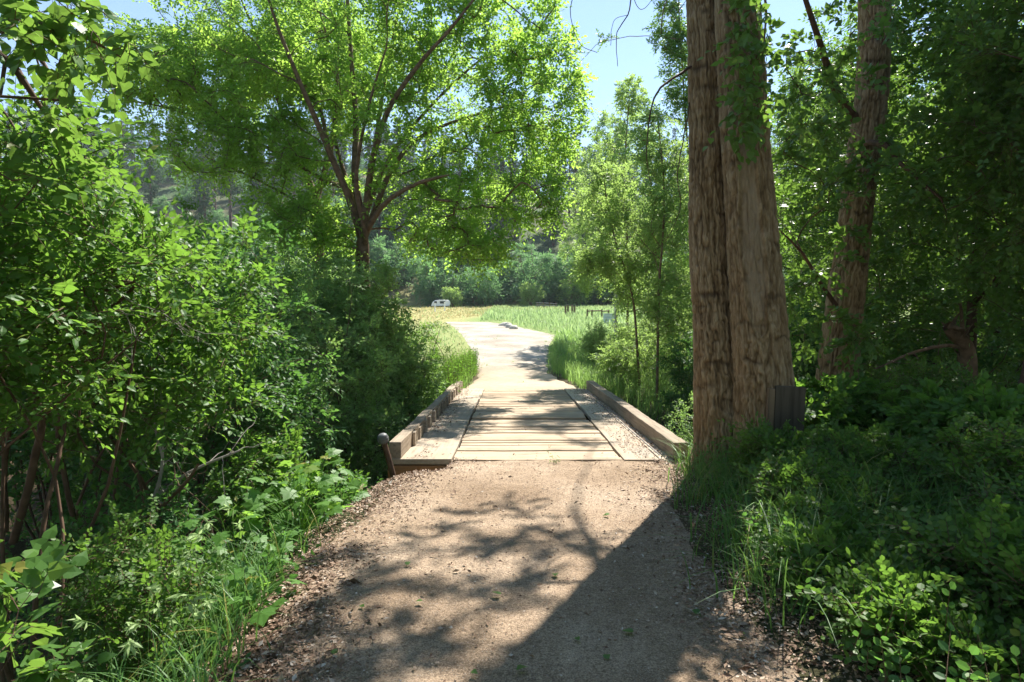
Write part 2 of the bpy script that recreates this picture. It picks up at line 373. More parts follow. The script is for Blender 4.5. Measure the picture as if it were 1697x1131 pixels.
# ------------------------------------------------------------------ bridge
rg = np.random.RandomState(5)
br = empty('wooden_bridge', (.35, 7.9, deckz(7.9)), 'weathered plank bridge with timber kerbs carrying the dirt path over the creek', 'bridge')
BO = np.array([.35, 7.9, deckz(7.9)])
def timber(name, size, loc, mat, rotz=0, rotx=0, bev=.008, seg=2, wob=0, sub=1):
    b = Buf(); sx, sy, sz = size
    if sub > 1:  # subdivided along the longest axis, slightly wavy
        ax = int(np.argmax(size)); t = np.linspace(-.5, .5, sub + 1)
        o2 = [i for i in range(3) if i != ax]
        ring = np.zeros((sub + 1, 4, 3))
        for k, (a, c_) in enumerate(((-.5, -.5), (.5, -.5), (.5, .5), (-.5, .5))):
            ring[:, k, ax] = t * size[ax]; ring[:, k, o2[0]] = a * size[o2[0]]; ring[:, k, o2[1]] = c_ * size[o2[1]]
        q = np.array(loc) + ring
        ring = ring + wob * np.stack([vn(q, 1.7, 61), vn(q, 1.7, 62), vn(q, 1.7, 63)], -1) * .8 + wob * .35 * np.stack([vn(q, 9, 64), vn(q, 9, 65), vn(q, 9, 66)], -1)
        F = grid_faces(4, sub + 1, True)
        if ax == 1: F = F[:, ::-1]
        V = ring.reshape(-1, 3); n = len(V)
        b.add(V, F); b.F[(0, 4)].append(np.array([[3, 2, 1, 0], [n - 4, n - 3, n - 2, n - 1]])[:, ::(-1 if ax == 1 else 1)]); b.R[(0, 4)].append(np.full(2, .5))
    else: box(b, (0, 0, 0), size)
    o = b.build(name, mat, br)
    o.location = Vector(np.array(loc, float) - BO); o.rotation_euler = (rotx, 0, rotz)
    if bev:
        md = o.modifiers.new('bevel', 'BEVEL'); md.width = bev; md.segments = seg; md.limit_method = 'ANGLE'; md.angle_limit = rad(50)
    return o
slope = math.atan(-.0235)
ypos = 7.92; k = 0
while ypos < 17.2:
    wd = rg.uniform(.17, .26)
    if abs(ypos - 11.6) < .16: wd = .62
    yc = ypos + wd / 2; big_ = wd > .5
    z = deckz(yc) - .035 + rg.uniform(-.014, .006) + (.035 if big_ else 0)
    timber('deck_plank', (2.25 if not big_ else 2.2, wd - rg.uniform(.016, .04), .07), (.34 + rg.uniform(-.01, .01) + (0 if not big_ else -.02), yc, z), M['plank'], rg.uniform(-.004, .004), slope + rg.uniform(-.004, .004), .006, sub=24, wob=.006)
    ypos += wd; k += 1
for sx, x0, x1 in ((0, -1.62, -.8), (1, 1.49, 1.98)):
    yy = 7.9
    while yy < 17.2:
        ln = min(rg.uniform(2.9, 3.6), 17.3 - yy); yc = yy + ln / 2
        timber('runner_board', (x1 - x0 - .02, ln - .02, .075), ((x0 + x1) / 2 + rg.uniform(-.02, .02), yc, deckz(yc) - .03 + rg.uniform(0, .008)), M['runner'], rg.uniform(-.004, .004), slope, .008, sub=20, wob=.008)
        yy += ln
timber('edge_board', (.3, 9.35, .07), (2.14, 12.6, deckz(12.6) - .04), M['runner'], 0, slope, .008, sub=30, wob=.006)
# steel strip along the right side
timber('metal_strip', (.012, 8.2, .012), (1.99, 12.2, deckz(12.2) + .03), M['metal'], .002, slope, 0)
# kerbs
timber('kerb_timber', (.2, 9.4, .235), (2.24, 12.62, deckz(12.62) + .118), M['kerb'], 0, slope, .012, sub=60, wob=.012)
yy = 7.93; q = 0
for ln in (1.05, 1.15, 1.1, 1.2, 1.1, 1.15, 1.1, .8, .75):
    yc = yy + ln / 2
    timber('kerb_timber', (.16, ln - .006, .235), (-1.545 + (.012 if q % 2 else -.008), yc, deckz(yc) + .118 + (.006 if q % 2 else 0)), M['kerb'], 0, slope, .01, sub=8, wob=.006)
    timber('kerb_block', (.05 if q else .04, .16, .2), (-1.445, yy + ln - .1, deckz(yc) + .106), M['kerb'], rg.uniform(-.03, .03), slope, .006)
    if q: timber('kerb_block', (.04, .3, .2), (-1.448, yy + ln * .42, deckz(yc) + .106), M['kerb'], rg.uniform(-.03, .03), slope, .006)
    yy += ln; q += 1
timber('end_beam', (3.98, .16, .34), (.345, 7.99, deckz(7.99) - .075 - .17), M['beam'], 0, 0, .01, sub=30, wob=.006)
timber('end_beam', (3.98, .16, .34), (.345, 17.2, deckz(17.2) - .075 - .17), M['beam'], 0, 0, .01)
for x in (-1.35, -.3, .9, 2.1):
    timber('girder', (.22, 9.1, .36), (x, 12.6, deckz(12.6) - .26), M['beam'], 0, slope, .01)

# ------------------------------------------------------------------ plant machinery
T_OV = (np.array([(0, 0, 0), (-.27, .25, .06), (-.25, .62, .04), (0, 1, -.08), (.25, .62, .04), (.27, .25, .06), (0, .28, 0), (0, .64, 0)]),
        [np.array([[1, 6, 7, 2], [6, 5, 4, 7]]), np.array([[0, 6, 1], [2, 7, 3], [0, 5, 6], [7, 4, 3]])])
T_HE = (np.array([(0, 0, 0), (-.36, .1, .05), (-.38, .42, .05), (0, 1, -.1), (.38, .42, .05), (.36, .1, .05), (0, .2, 0), (0, .6, -.01)]),
        [np.array([[1, 6, 7, 2], [6, 5, 4, 7]]), np.array([[0, 6, 1], [2, 7, 3], [0, 5, 6], [7, 4, 3]])])
T_DI = (np.array([(0, 0, 0), (-.25, .45, .05), (0, 1, -.04), (.25, .45, .05)]), [np.array([[0, 2, 1], [0, 3, 2]])])
T_NA = (np.array([(0, 0, 0), (-.17, .42, .03), (0, 1, -.06), (.17, .42, .03)]), [np.array([[0, 2, 1], [0, 3, 2]])])
T_RO = (np.array([(0, 0, 0), (-.33, .3, .04), (-.3, .68, .03), (0, .95, -.02), (.3, .68, .03), (.33, .3, .04)]), [np.array([[0, 3, 2, 1], [0, 5, 4, 3]])])
def lobed():
    pts = [(0, 0, 0)]; a0 = [200, 170, 140, 118, 96, 72, 55, 35, 18, 0, -18, -35, -55, -72, -96, -118, -140, -170, -200]
    rr = [.12, .3, .42, .3, .5, .36, .45, .34, .42, .62, .42, .34, .45, .36, .5, .3, .42, .3, .12]
    for a, r in zip(a0, rr):
        pts.append((math.sin(rad(a)) * r, .35 + math.cos(rad(a)) * r, .07 * (r - .3) / .3 * (-1)))
    pts.append((0, .35, .03)); n = len(pts) - 1
    F = [[n, i, i + 1] for i in range(1, n - 1)]
    return np.array(pts), [np.array(F)]
T_LO = lobed()
def leaves(buf, pos, d, nv, size, T, r, key=0):
    n = len(pos); d = nrm(d); nv = nrm(nv - d * (nv * d).sum(-1, keepdims=True)); s = np.cross(d, nv)
    tv, tf = T; K = len(tv)
    V = pos[:, None] + size[:, None, None] * (tv[None, :, 0:1] * s[:, None] + tv[None, :, 1:2] * d[:, None] + tv[None, :, 2:3] * nv[:, None])
    base = buf.n; buf.V.append(V.reshape(-1, 3)); buf.n += n * K
    off = base + np.arange(n) * K
    for f in tf:
        k = (key, f.shape[1]); buf.F.setdefault(k, []).append((off[:, None, None] + f[None]).reshape(-1, f.shape[1]))
        buf.R.setdefault(k, []).append(np.repeat(r, len(f)))
def twigs(buf, o, d, ln, Lf, size, rng, T, ang=52, droop=.25, up=.8, wood=.0025, key=0, wkey=1, jit=.3, start=.12, sj=.25):
    o = np.asarray(o, float); M_ = len(o); d = nrm(np.asarray(d, float)); ln = np.broadcast_to(ln, M_)
    n0 = up * Z + rng.normal(0, .35, (M_, 3)); n0 = nrm(n0 - d * (n0 * d).sum(-1, keepdims=True)); sd = np.cross(d, n0)
    s = np.linspace(start, 1, Lf)[None] + rng.uniform(-.5, .5, (M_, Lf)) * (.6 / Lf)
    s[:, -1] = 1
    pos = o[:, None] + d[:, None] * (ln[:, None] * s)[..., None] - Z * (droop * ln[:, None] * s ** 2)[..., None]
    sg = np.where(np.arange(Lf) % 2 == 0, 1., -1.); sg[-1] = 0
    a = rad(ang)
    ld = d[:, None] * np.where(sg == 0, 1, math.cos(a))[None, :, None] + sd[:, None] * (sg * math.sin(a))[None, :, None] - Z * droop * .8 + rng.normal(0, jit * .7, (M_, Lf, 3))
    lnv = n0[:, None] + rng.normal(0, jit, (M_, Lf, 3))
    r = np.clip(.5 * rng.uniform(0, 1, (M_, 1)) + .5 * rng.uniform(0, 1, (M_, Lf)), 0, 1)
    sz = size * rng.uniform(1 - sj, 1 + sj, (M_, Lf)) * (.75 + .25 * np.sin(s * 2.6))
    leaves(buf, pos.reshape(-1, 3), ld.reshape(-1, 3), lnv.reshape(-1, 3), sz.ravel(), T, r.ravel(), key)
    if wood:
        q = np.array([0, .35, .7, 1.])[None]; c = o[:, None] + d[:, None] * (ln[:, None] * q)[..., None] - Z * (droop * ln[:, None] * q ** 2)[..., None]
        wr = wood * np.array([1, .85, .6, .3])
        for th in (0, 2.09, 4.19):
            pass
        ring = np.stack([c + (math.cos(t) * n0 + math.sin(t) * sd)[:, None] * wr[None, :, None] for t in (0, 2.09, 4.19)], 2)  # M,4,3,3
        base = grid_faces(3, 4, True); off = np.arange(M_) * 12
        buf.add(ring.reshape(-1, 3), (off[:, None, None] + base[None]).reshape(-1, 4), wkey)
class Sk:
    def __init__(s, cap=60000): s.p = np.zeros((cap, 3)); s.par = np.full(cap, -1); s.fr = np.zeros(cap); s.n = 0; s.tips = []
    def node(s, p, par, fr=0.):
        i = s.n; s.p[i] = p; s.par[i] = par; s.fr[i] = fr; s.n += 1; return i
    def path(s, pts, par, r0, r1, n=None):
        pts = np.asarray(pts, float)
        if par is not None and par >= 0: pts = np.vstack([s.p[par], pts])
        ln = np.linalg.norm(np.diff(pts, axis=0), axis=1).sum(); n = n or max(4, int(ln / .3))
        q = spline(pts, n); rr = np.linspace(r0, r1, n); ids = []
        st = 1 if par is not None and par >= 0 else 0
        last = -1 if par is None else par
        for i in range(st, n): last = s.node(q[i], last, rr[i]); ids.append(last)
        return ids
    def near(s, p): return int(np.argmin(((s.p[:s.n] - p) ** 2).sum(1)))
    def grow(s, T, rng, step=.35, high=.6, wob=.06, lift=.15):
        T = np.asarray(T, float)
        d0 = np.array([np.sqrt(((s.p[:s.n] - t) ** 2).sum(1).min()) for t in T])
        for t in T[np.argsort(d0)]:
            q = s.p[:s.n]; d = np.sqrt(((q - t) ** 2).sum(1)); c = d + high * np.maximum(0, q[:, 2] - t[2] + .2)
            i = int(np.argmin(c)); D = d[i]
            if D < .08: s.tips.append(i); continue
            pa = s.par[i]; pd = nrm(q[i] - q[pa]) if pa >= 0 else Z
            n = max(2, int(math.ceil(D / step))); ctrl = q[i] + (pd * .5 + nrm(t - q[i]) * .6 + Z * lift) * D * .42
            last = i; p0 = q[i].copy()
            for k in range(1, n + 1):
                f = k / n; b = (1 - f) ** 2 * p0 + 2 * f * (1 - f) * ctrl + f * f * t
                b = b + rng.normal(0, wob * step * .5, 3) * (k < n)
                last = s.node(b, last)
            s.tips.append(last)
    def radii(s, tip=.005, e=2.3, mx=9):
        n = s.n; r = np.zeros(n); ch = np.zeros(n, int)
        for i in range(n):
            if s.par[i] >= 0: ch[s.par[i]] += 1
        acc = np.zeros(n)
        for i in range(n - 1, -1, -1):
            if acc[i] == 0: acc[i] = tip ** e
            v = min(acc[i] ** (1 / e), mx)
            r[i] = max(s.fr[i], v if s.fr[i] == 0 else 0); acc[i] *= 1.012
            if s.par[i] >= 0: acc[s.par[i]] += acc[i]
        for i in range(n):   # a free branch is never thicker than the limb it leaves
            pa = s.par[i]
            if pa >= 0 and s.fr[i] == 0: r[i] = min(r[i], r[pa] * .8 if s.fr[pa] > 0 else r[pa])
        s.r = r; return r
    def mesh(s, buf, sides=6, key=0, big=10, minr=0):
        n = s.n; kids = [[] for _ in range(n)]
        for i in range(n):
            if s.par[i] >= 0: kids[s.par[i]].append(i)
        starts = [i for i in range(n) if s.par[i] < 0]; st = [(i, None) for i in starts]
        while st:
            i, pre = st.pop(); ch = [] if pre is None else [pre]; rr = [] if pre is None else [min(s.r[i] * 1.15, s.r[pre])]
            c = i
            while True:
                ch.append(c); rr.append(s.r[c])
                if not kids[c]: break
                ks = sorted(kids[c], key=lambda k: -s.r[k])
                for k in ks[1:]: st.append((k, c))
                c = ks[0]
            if len(ch) < 2 or max(rr[1:] if len(rr) > 1 else rr) < minr: continue
            rr[-1] *= .5
            V, F = tube(s.p[ch], rr, big if rr[0] > .05 else (sides if rr[0] > .012 else 4)); buf.add(V, F, key)
def inblob(rng, n, blobs, shell=.35):
    """points spread through a union of ellipsoids (cx,cy,cz,rx,ry,rz,weight)"""
    B = np.array(blobs, float); wts = B[:, 6] / B[:, 6].sum(); k = rng.choice(len(B), n, p=wts)
    u = nrm(rng.normal(size=(n, 3))); r = (shell + (1 - shell) * rng.uniform(0, 1, n)) ** (1 / 1.6)
    return B[k, :3] + u * r[:, None] * B[k, 3:6]
def crown(sk, buf, rng, nt, ln, Lf, size, T, out=None, spread=.9, ang=52, droop=.25, up=.8, wood=.0025, upb=.15, jit=.3):
    tips = np.array(sk.tips); tp = sk.p[tips]; pa = sk.par[tips]; td = nrm(tp - sk.p[np.maximum(pa, 0)])
    o = np.repeat(tp, nt, 0); d0 = np.repeat(td, nt, 0)
    back = rng.uniform(0, .6, len(o))[:, None] * ln
    o = o - d0 * back + rng.normal(0, .03, o.shape)
    d = nrm(d0 * .7 + rng.normal(0, spread, o.shape) * .7 + Z * upb)
    twigs(buf, o, d, ln * rng.uniform(.65, 1.25, len(o)), Lf, size, rng, T, ang, droop, up, wood, jit=jit)
def plant(name, label, cat, base, setup, blobs, ntar, nt, ln, Lf, size, T, leaf, wood='bark', seed=0, group=None, tip=.004, step=.3, crown_name='crown', wood_name='trunk', e=2.3, **kw):
    rng = np.random.RandomState(seed); base = np.array(base, float)
    root = empty(name, base, label, cat, group)
    sk = Sk(); setup(sk, base, rng)
    hi = kw.pop('high', .6); lift = kw.pop('lift', .15); shell = kw.pop('shell', .35)
    if ntar: sk.grow(inblob(rng, ntar, blobs, shell), rng, step, hi, lift=lift)
    sk.radii(tip, e); b = Buf(); sk.mesh(b)
    b.build(wood_name, M[wood], root, base, smooth=True)
    c = Buf(); crown(sk, c, rng, nt, ln, Lf, size, T, **kw)
    c.build(crown_name, [M[leaf], M['twig']], root, base)
    return root, sk
def copy_tree(o, loc, rz=0, s=1.0, label=None, group=None):
    r = o.copy(); C.objects.link(r); r.location = [float(a) for a in loc]; r.rotation_euler = (0, 0, rz); r.scale = (s, s, s)
    if label: r['label'] = label
    if group: r['group'] = group
    for ch in list(o.children):
        c = ch.copy(); C.objects.link(c); c.parent = r
        for g_ in list(ch.children): d = g_.copy(); C.objects.link(d); d.parent = c
    return r
def gp(x, y, dz=0): return np.array([x, y, float(H(np.array(x), np.array(y))) + dz])

# ------------------------------------------------------------------ the big cottonwoods
def hero_trunk(name, pts, radii, parent, origin, nth, nz, seed, patch=None, flare=.35, amp=.026):
    """pts: axis points from the root up; radii at them"""
    c = spline(pts, nz); rr = np.interp(np.linspace(0, 1, nz), np.linspace(0, 1, len(radii)), radii)
    z = c[:, 2]; th = np.linspace(0, 2 * math.pi, nth, endpoint=False)
    TH, K = np.meshgrid(th, np.arange(nz)); R_ = rr[K]; ZZ = z[K]
    ca, sa = np.cos(TH), np.sin(TH)
    zb = ZZ - z[0]
    # buttress flare
    R_ = R_ * (1 + flare * np.exp(-zb / .45) * (1 + .45 * np.sin(TH * 5 + seed) * 1.0))
    R_ = R_ * (1 + .035 * vn(np.stack([ca * 1.2, sa * 1.2, ZZ * .7], -1), 1.0, seed))
    # furrows: ridged noise stretched along the trunk
    q = np.stack([ca * R_, sa * R_, ZZ], -1)
    warp = (.022 * vn(q, (5, 5, 5), seed + 1) + .01 * vn(q, (14, 14, 16), seed + 6))[..., None]
    q2 = q + warp * np.array([1, 1, 0])
    f1 = 1 - np.abs(vn(q2, (26, 26, 3.2), seed + 2)) * 3.0; f2 = 1 - np.abs(vn(q2, (52, 52, 9), seed + 3)) * 2.8
    f3 = vn(q2, (85, 85, 22), seed + 4)
    h = np.clip(.62 - .36 * np.maximum(f1, -.1) - .26 * np.maximum(f2, -.1) + .16 * f3 + .1 * vn(q, (8, 8, 9), seed + 5), 0, 1)
    # horizontal scar bands
    scar = np.zeros_like(h); rng = np.random.RandomState(seed)
    zz = z[0] + .5
    while zz < z[-1]:
        t0 = rng.uniform(-2.6, -.5); wdt = rng.uniform(.25, .9); zc = zz + .03 * vn(q, (6, 6, .01), seed + 7)
        dth = np.abs((TH - 2 * math.pi - t0 + math.pi) % (2 * math.pi) - math.pi)
        zc = zc + .035 * vn(q, (16, 16, .01), seed + 9); s_ = np.exp(-((ZZ - zc) / (rng.uniform(.014, .034) * (1 + .6 * vn(q, (20, 20, 30), seed + 10)))) ** 2) * sm((wdt - dth) / .35)
        scar = np.maximum(scar, s_ * rng.uniform(.35, .8)); zz += rng.uniform(.12, .42)
    pt = np.zeros_like(h)
    if patch:
        zc0, zc1, tc, tw = patch
        dt = np.abs((TH - tc + math.pi) % (2 * math.pi) - math.pi); u = (ZZ - zc0) / (zc1 - zc0)
        prof = np.sqrt(np.clip(1 - (2 * u - 1) ** 4, 0, 1)); e_ = dt / (tw * np.maximum(prof, .05)) + .25 * vn(q, (9, 9, 3), seed + 8)
        inb = (u > 0) & (u < 1); pt = np.where(inb, sm((1.05 - e_) / .25), 0) * sm(u / .35 + .1)
        rim = np.exp(-((e_ - 1.15) / .16) ** 2) * inb
        h = h * (1 - .3 * pt) + .18 * pt
        R_ = R_ + .03 * rim - .012 * pt + .05 * np.exp(-((ZZ - zc1 - .02) / .09) ** 2) * sm((tw * 1.3 - dt) / .3)
        scar = np.maximum(scar * (1 - pt), .8 * np.exp(-((ZZ - zc1 - .07) / .05) ** 2) * sm((tw * 1.2 - dt) / .2))
    R_ = R_ + amp * (h - .5) * 1.6 - .012 * scar
    V = c[K] + np.stack([ca * R_, sa * R_, np.zeros_like(R_)], -1)
    return mk(name, V.reshape(-1, 3), [grid_faces(nth, nz, True)], M['hero'], parent, origin, smooth=True,
              vatt={'h': h.ravel(), 'patch': pt.ravel(), 'scar': scar.ravel()})
YA, YB, YC = 7.15, 6.85, 9.6
baseAB = gp((1238 - 848.5) / 1000 * 6.95, 6.95)
cw = empty('cottonwood_tree', baseAB, 'big twin trunk cottonwood with furrowed bark beside the right end of the bridge', 'tree')
def px_axis(l, Yd): return [P(a, b, Yd) for a, b in l]
axA = [P(1193, 860, YA), P(1191, 740, YA), P(1186, 600, YA), P(1181, 500, YA), P(1174, 400, YA), P(1170, 200, YA), P(1163, 0, YA), P(1158, -160, YA), P(1150, -400, YA + .3)]
rA = [.34, .27, .245, .23, .215, .19, .172, .165, .155]
axB = [P(1276, 860, YB), P(1271, 740, YB), P(1262, 600, YB), P(1255, 500, YB), P(1247, 400, YB), P(1234, 210, YB), P(1222, 0, YB), P(1216, -160, YB), P(1205, -400, YB - .1)]
rB = [.42, .345, .31, .295, .28, .255, .23, .22, .19]
hero_trunk('trunk', axA, rA, cw, baseAB, 230, 620, 11, flare=.3)
zc1 = P(1235, 205, YB)[2]; zc0 = P(1235, 560, YB)[2]
hero_trunk('trunk', axB, rB, cw, baseAB, 260, 620, 23, patch=(zc0, zc1, rad(-112), .36), flare=.4)
def limbs_from(sk, start, ends, r0, r1):
    i0 = sk.node(start, -1, r0)
    out = []
    for e in ends: out += sk.path(e, i0, r0 * .75, r1)
    return out
# overhead crown: clusters sit up-sun of the dappled spots on the path and bridge
def upsun(px, py, h, jitter=0):
    u = (px - 848.5) / 1000; v = (565.5 - py) / 1000
    d = np.array([u, math.cos(PITCH) + v * math.sin(PITCH), -math.sin(PITCH) + v * math.cos(PITCH)])
    t = 1.6 / -d[2]
    for _ in range(6):
        q = CAM + d * t; t = t * (1.6 - float(H(q[0], q[1]))) / 1.6 if False else (float(H(q[0], q[1])) - 1.6) / d[2]
    q = CAM + d * t
    return q + S * (h / S[2])
sh = [(720, 885, 9, .42), (640, 950, 9, .5), (570, 1010, 9, .5), (800, 905, 9.5, .5), (890, 905, 9.5, .45), (960, 895, 9, .4), (600, 1090, 9.5, .5), (510, 1060, 10, .5),
      (730, 970, 9.5, .5), (855, 835, 9, .3), (790, 850, 9.6, .22), (660, 1040, 9, .3), (760, 1060, 10, .45), (850, 1000, 9.5, .4), (560, 930, 10, .35), (1130, 830, 9.5, .25), (480, 1120, 9, .5), (640, 1130, 10, .4),
      (1010, 720, 11.8, .5), (910, 745, 11.5, .5), (985, 750, 11.5, .4), (700, 705, 12.5, .4), (735, 680, 12.5, .45), (860, 705, 12, .3), (800, 665, 13, .4), (1290, 1040, 9.5, .35)]
ov = Buf(); rngO = np.random.RandomState(77)
skO = Sk(); topA, topB = axA[-1], axB[-1]
iA = skO.node(topA, -1, .17); skO.path([topA + [.3, .6, 1.5], topA + [.2, 1.6, 3.4], topA + [.5, 2.4, 6]], iA, .16, .04)
iB = skO.node(topB, -1, .2); skO.path([topB + [.5, .4, 1.5], topB + [1.4, 1.2, 3.4], topB + [2.4, 2.0, 6.5]], iB, .19, .05)
skO.path([topB + [.8, 1.4, .9], topB + [1.6, 4, 2.2], topB + [2.4, 7.5, 4.5]], iB, .12, .04)
skO.path([topA + [-.4, 1.2, 1.0], topA + [-.9, 3.2, 2.4], topA + [-1.6, 5, 3.4]], iA, .1, .03)
tg = []
for a, b, h, r in sh:
    c = upsun(a, b, h); n = max(2, int(10 * r))
    tg.append(c + rngO.normal(0, r * .42, (n, 3)) * [1, 1, .8])
shade = inblob(rngO, 620, [(8.0, 10.3, 9.8, 2.3, 2.8, 2.0, 1), (10.5, 12.5, 9, 3.6, 4.5, 3.2, 1), (8.6, 8.0, 10, 3.2, 3, 2.4, .8), (6.9, 8.6, 8.8, 1.2, 1.6, 1.0, .35), (6.8, 11.0, 9.4, 1.5, 2.2, 1.3, .6), (7.6, 9.4, 9.4, 1.5, 1.6, 1.2, .5)])
tg.append(shade)
tg.append(inblob(rngO, 200, [(6.2, 11.2, 9.4, 1.4, 2.2, 1.2, 1), (5.6, 9.5, 9.2, .9, 1.0, .8, .4)]))
skO.grow(np.concatenate(tg), rngO, .5, .3)
skO.radii(.005); b = Buf(); skO.mesh(b); b.build('branch', M['bark'], cw, baseAB, smooth=True)
crown(skO, ov, rngO, 6, .3, 6, .085, T_HE, droop=.35); ov.build('crown', [M['cotton'], M['twig']], cw, baseAB)
# leafy spray hanging in front of the right hand trunk
skH = Sk(); i = skH.node(P(1262, -60, 6.4), -1, .02); ids = skH.path([P(1270, 20, 6.35), P(1265, 90, 6.3), P(1255, 170, 6.25)], i, .014, .004)
skH.grow([P(1225 + rngO.uniform(-20, 60), y_ + rngO.uniform(-10, 10), 6.3 + rngO.uniform(-.25, .25)) for y_ in np.linspace(0, 225, 44)], rngO, .12, .1)
skH.radii(.003); b = Buf(); skH.mesh(b); b.build('branch', M['bark'], cw, baseAB, smooth=True)
c_ = Buf(); crown(skH, c_, rngO, 3, .22, 5, .085, T_HE, droop=.7); c_.build('hanging_spray', [M['cotton'], M['twig']], cw, baseAB)
# bare arching branch left of the trunk
for pts, r0 in (([P(1146, 110, 7.1), P(1110, 135, 6.9), P(1085, 160, 6.8), P(1076, 200, 6.75), P(1072, 260, 6.7), P(1080, 310, 6.7)], .016),
                ([P(1146, 150, 7.2), P(1135, 220, 7.1), P(1122, 290, 7.0), P(1128, 340, 7), P(1105, 400, 7)], .008),
                ([P(1150, -130, 7.2), P(1100, -90, 7), P(1050, -60, 6.8), P(1045, 10, 6.8), P(1030, 40, 6.75), P(1022, 60, 6.7), P(1024, 110, 6.7)], .011), ([P(1045, -20, 6.8), P(1060, 15, 6.8), P(1085, -5, 6.8)], .004),
                ([P(1050, -60, 6.8), P(985, -50, 6.8), P(945, 10, 6.8), P(960, 70, 6.75), P(990, 88, 6.7)], .006), ([P(1040, 25, 6.8), P(1018, 35, 6.75), P(1012, 75, 6.7)], .003)):
    q = spline(pts, 24); q = q + .012 * np.stack([vn(q, 9, 81), vn(q, 9, 82), vn(q, 9, 83)], -1)
    V, F = tube(q, np.linspace(r0, .003, 24), 6); b = Buf(); b.add(V, F); b.build('bare_branch', M['bark2'], cw, baseAB, smooth=True)

# third trunk, curved
baseC = gp(5.15, YC)
cc = empty('cottonwood_tree', baseC, 'curved dark cottonwood trunk standing right of the twin trunk', 'tree')
axC = [P(1378, 800, YC), P(1381, 690, YC), P(1398, 520, YC), P(1411, 420, YC), P(1421, 330, YC), P(1433, 240, YC), P(1444, 160, YC), P(1449, 60, YC), P(1449, 0, YC), P(1446, -120, YC), P(1440, -300, YC)]
rC = [.36, .31, .27, .245, .23, .23, .23, .225, .22, .21, .19]
hero_trunk('trunk', axC, rC, cc, baseC, 170, 460, 37, flare=.1)
skC = Sk(); rngC = np.random.RandomState(8)
a0 = skC.node(axC[-1], -1, .2); skC.path([axC[-1] + [.3, .4, 2], axC[-1] + [.6, 1.5, 5]], a0, .2, .05)
core = skC.path(axC[1:-1][::-1], a0, .12, .12, 40); near_c = lambda q: core[int(np.argmin(((skC.p[core] - q) ** 2).sum(1)))]
b0 = skC.node(P(1420, 200, YC), near_c(P(1420, 200, YC)), .08); skC.path([P(1385, 150, YC - .3), P(1365, 90, YC - .8), P(1335, 0, YC - 1.2), P(1310, -80, YC - 1.4)], b0, .07, .02)
b1 = skC.node(P(1420, 245, YC), near_c(P(1420, 245, YC)), .06); skC.path([P(1460, 235, YC - .6), P(1500, 280, YC - 1), P(1560, 330, YC - 1.4)], b1, .05, .015)
b2 = skC.node(P(1395, 520, YC), near_c(P(1395, 520, YC)), .045); skC.path([P(1360, 470, YC - .5), P(1330, 420, YC - .9), P(1290, 380, YC - 1.2)], b2, .04, .01)
tg = np.concatenate([inblob(rngC, 90, [(*P(1360, 90, 8.6), .9, .9, .8, 1), (*P(1330, 300, 8.7), .6, .8, .8, 1), (*P(1450, 470, 10.6), .7, .6, 1.0, .6), (*P(1520, 300, 8.4), .8, .9, .9, .8), (*P(1345, 180, 8.2), .5, .6, .7, .8), (*P(1400, 560, 8.9), .5, .3, .5, .4), (*P(1415, 330, 8.9), .35, .25, .9, .5), (*P(1450, 60, 8.9), .4, .25, .6, .3), (*P(1330, 520, 9), .35, .5, .8, .5)]),
                     inblob(rngC, 60, [(8, 10.5, 9.5, 2.5, 2.5, 2, 1)])])
skC.grow(tg, rngC, .3, .2); skC.radii(.004); b = Buf(); skC.mesh(b, minr=.0); b.build('branch', M['bark2'], cc, baseC, smooth=True)
c_ = Buf(); crown(skC, c_, rngC, 8, .34, 7, .088, T_HE, droop=.45); c_.build('crown', [M['cotton'], M['twig']], cc, baseC)

# upright board against the trunk
bd = empty('wooden_board', gp(2.95, 6.42), 'dark weathered upright board leaning on the base of the twin trunk', 'board')
b = Buf(); zt = P(1300, 640, 6.45)[2]; z0 = float(gp(3.1, 6.45)[2]) - .1
box(b, (0, 0, (zt - z0) / 2 - .1), (.3, .07, zt - z0)); o = b.build('plank', M['board'], bd); o.rotation_euler = (rad(-3), rad(2), rad(-12))
md = o.modifiers.new('bevel', 'BEVEL'); md.width = .008; md.segments = 2
b = Buf(); box(b, (-.19, .02, (zt - z0) / 2 - .12), (.07, .12, zt - z0 - .03)); o = b.build('batten', M['post'], bd); o.rotation_euler = (rad(-3), rad(2), rad(-12))
md = o.modifiers.new('bevel', 'BEVEL'); md.width = .006; md.segments = 2

# capped pipe by the left kerb
pc = empty('capped_pipe', gp(-1.75, 7.75), 'leaning brown pipe with a ribbed round grey cap by the left kerb', 'pipe')
pt_, pb_ = P(636, 732, 7.7), P(652, 790, 7.75); o_ = gp(-1.75, 7.75)
V, F = tube(spline([pb_ - (pt_ - pb_) * 1.2, pb_, pt_], 8), .038, 16); b = Buf(); b.add(V, F); b.build('pipe', M['bark2'], pc, o_, smooth=True)
ax = nrm(pt_ - pb_); b = Buf(); prof = [(a_ * .82, b_ * .82) for a_, b_ in [(-.03, .045), (-.015, .075), (.02, .088), (.03, .082), (.035, .09), (.06, .09), (.068, .082), (.075, .086), (.11, .07), (.13, .04), (.138, .0)]]
V, F = tube(np.array([pt_ + ax * a_ for a_, _ in prof]), [r_ for _, r_ in prof], 28); b.add(V, F); b.build('cap', M['metal'], pc, o_, smooth=True)

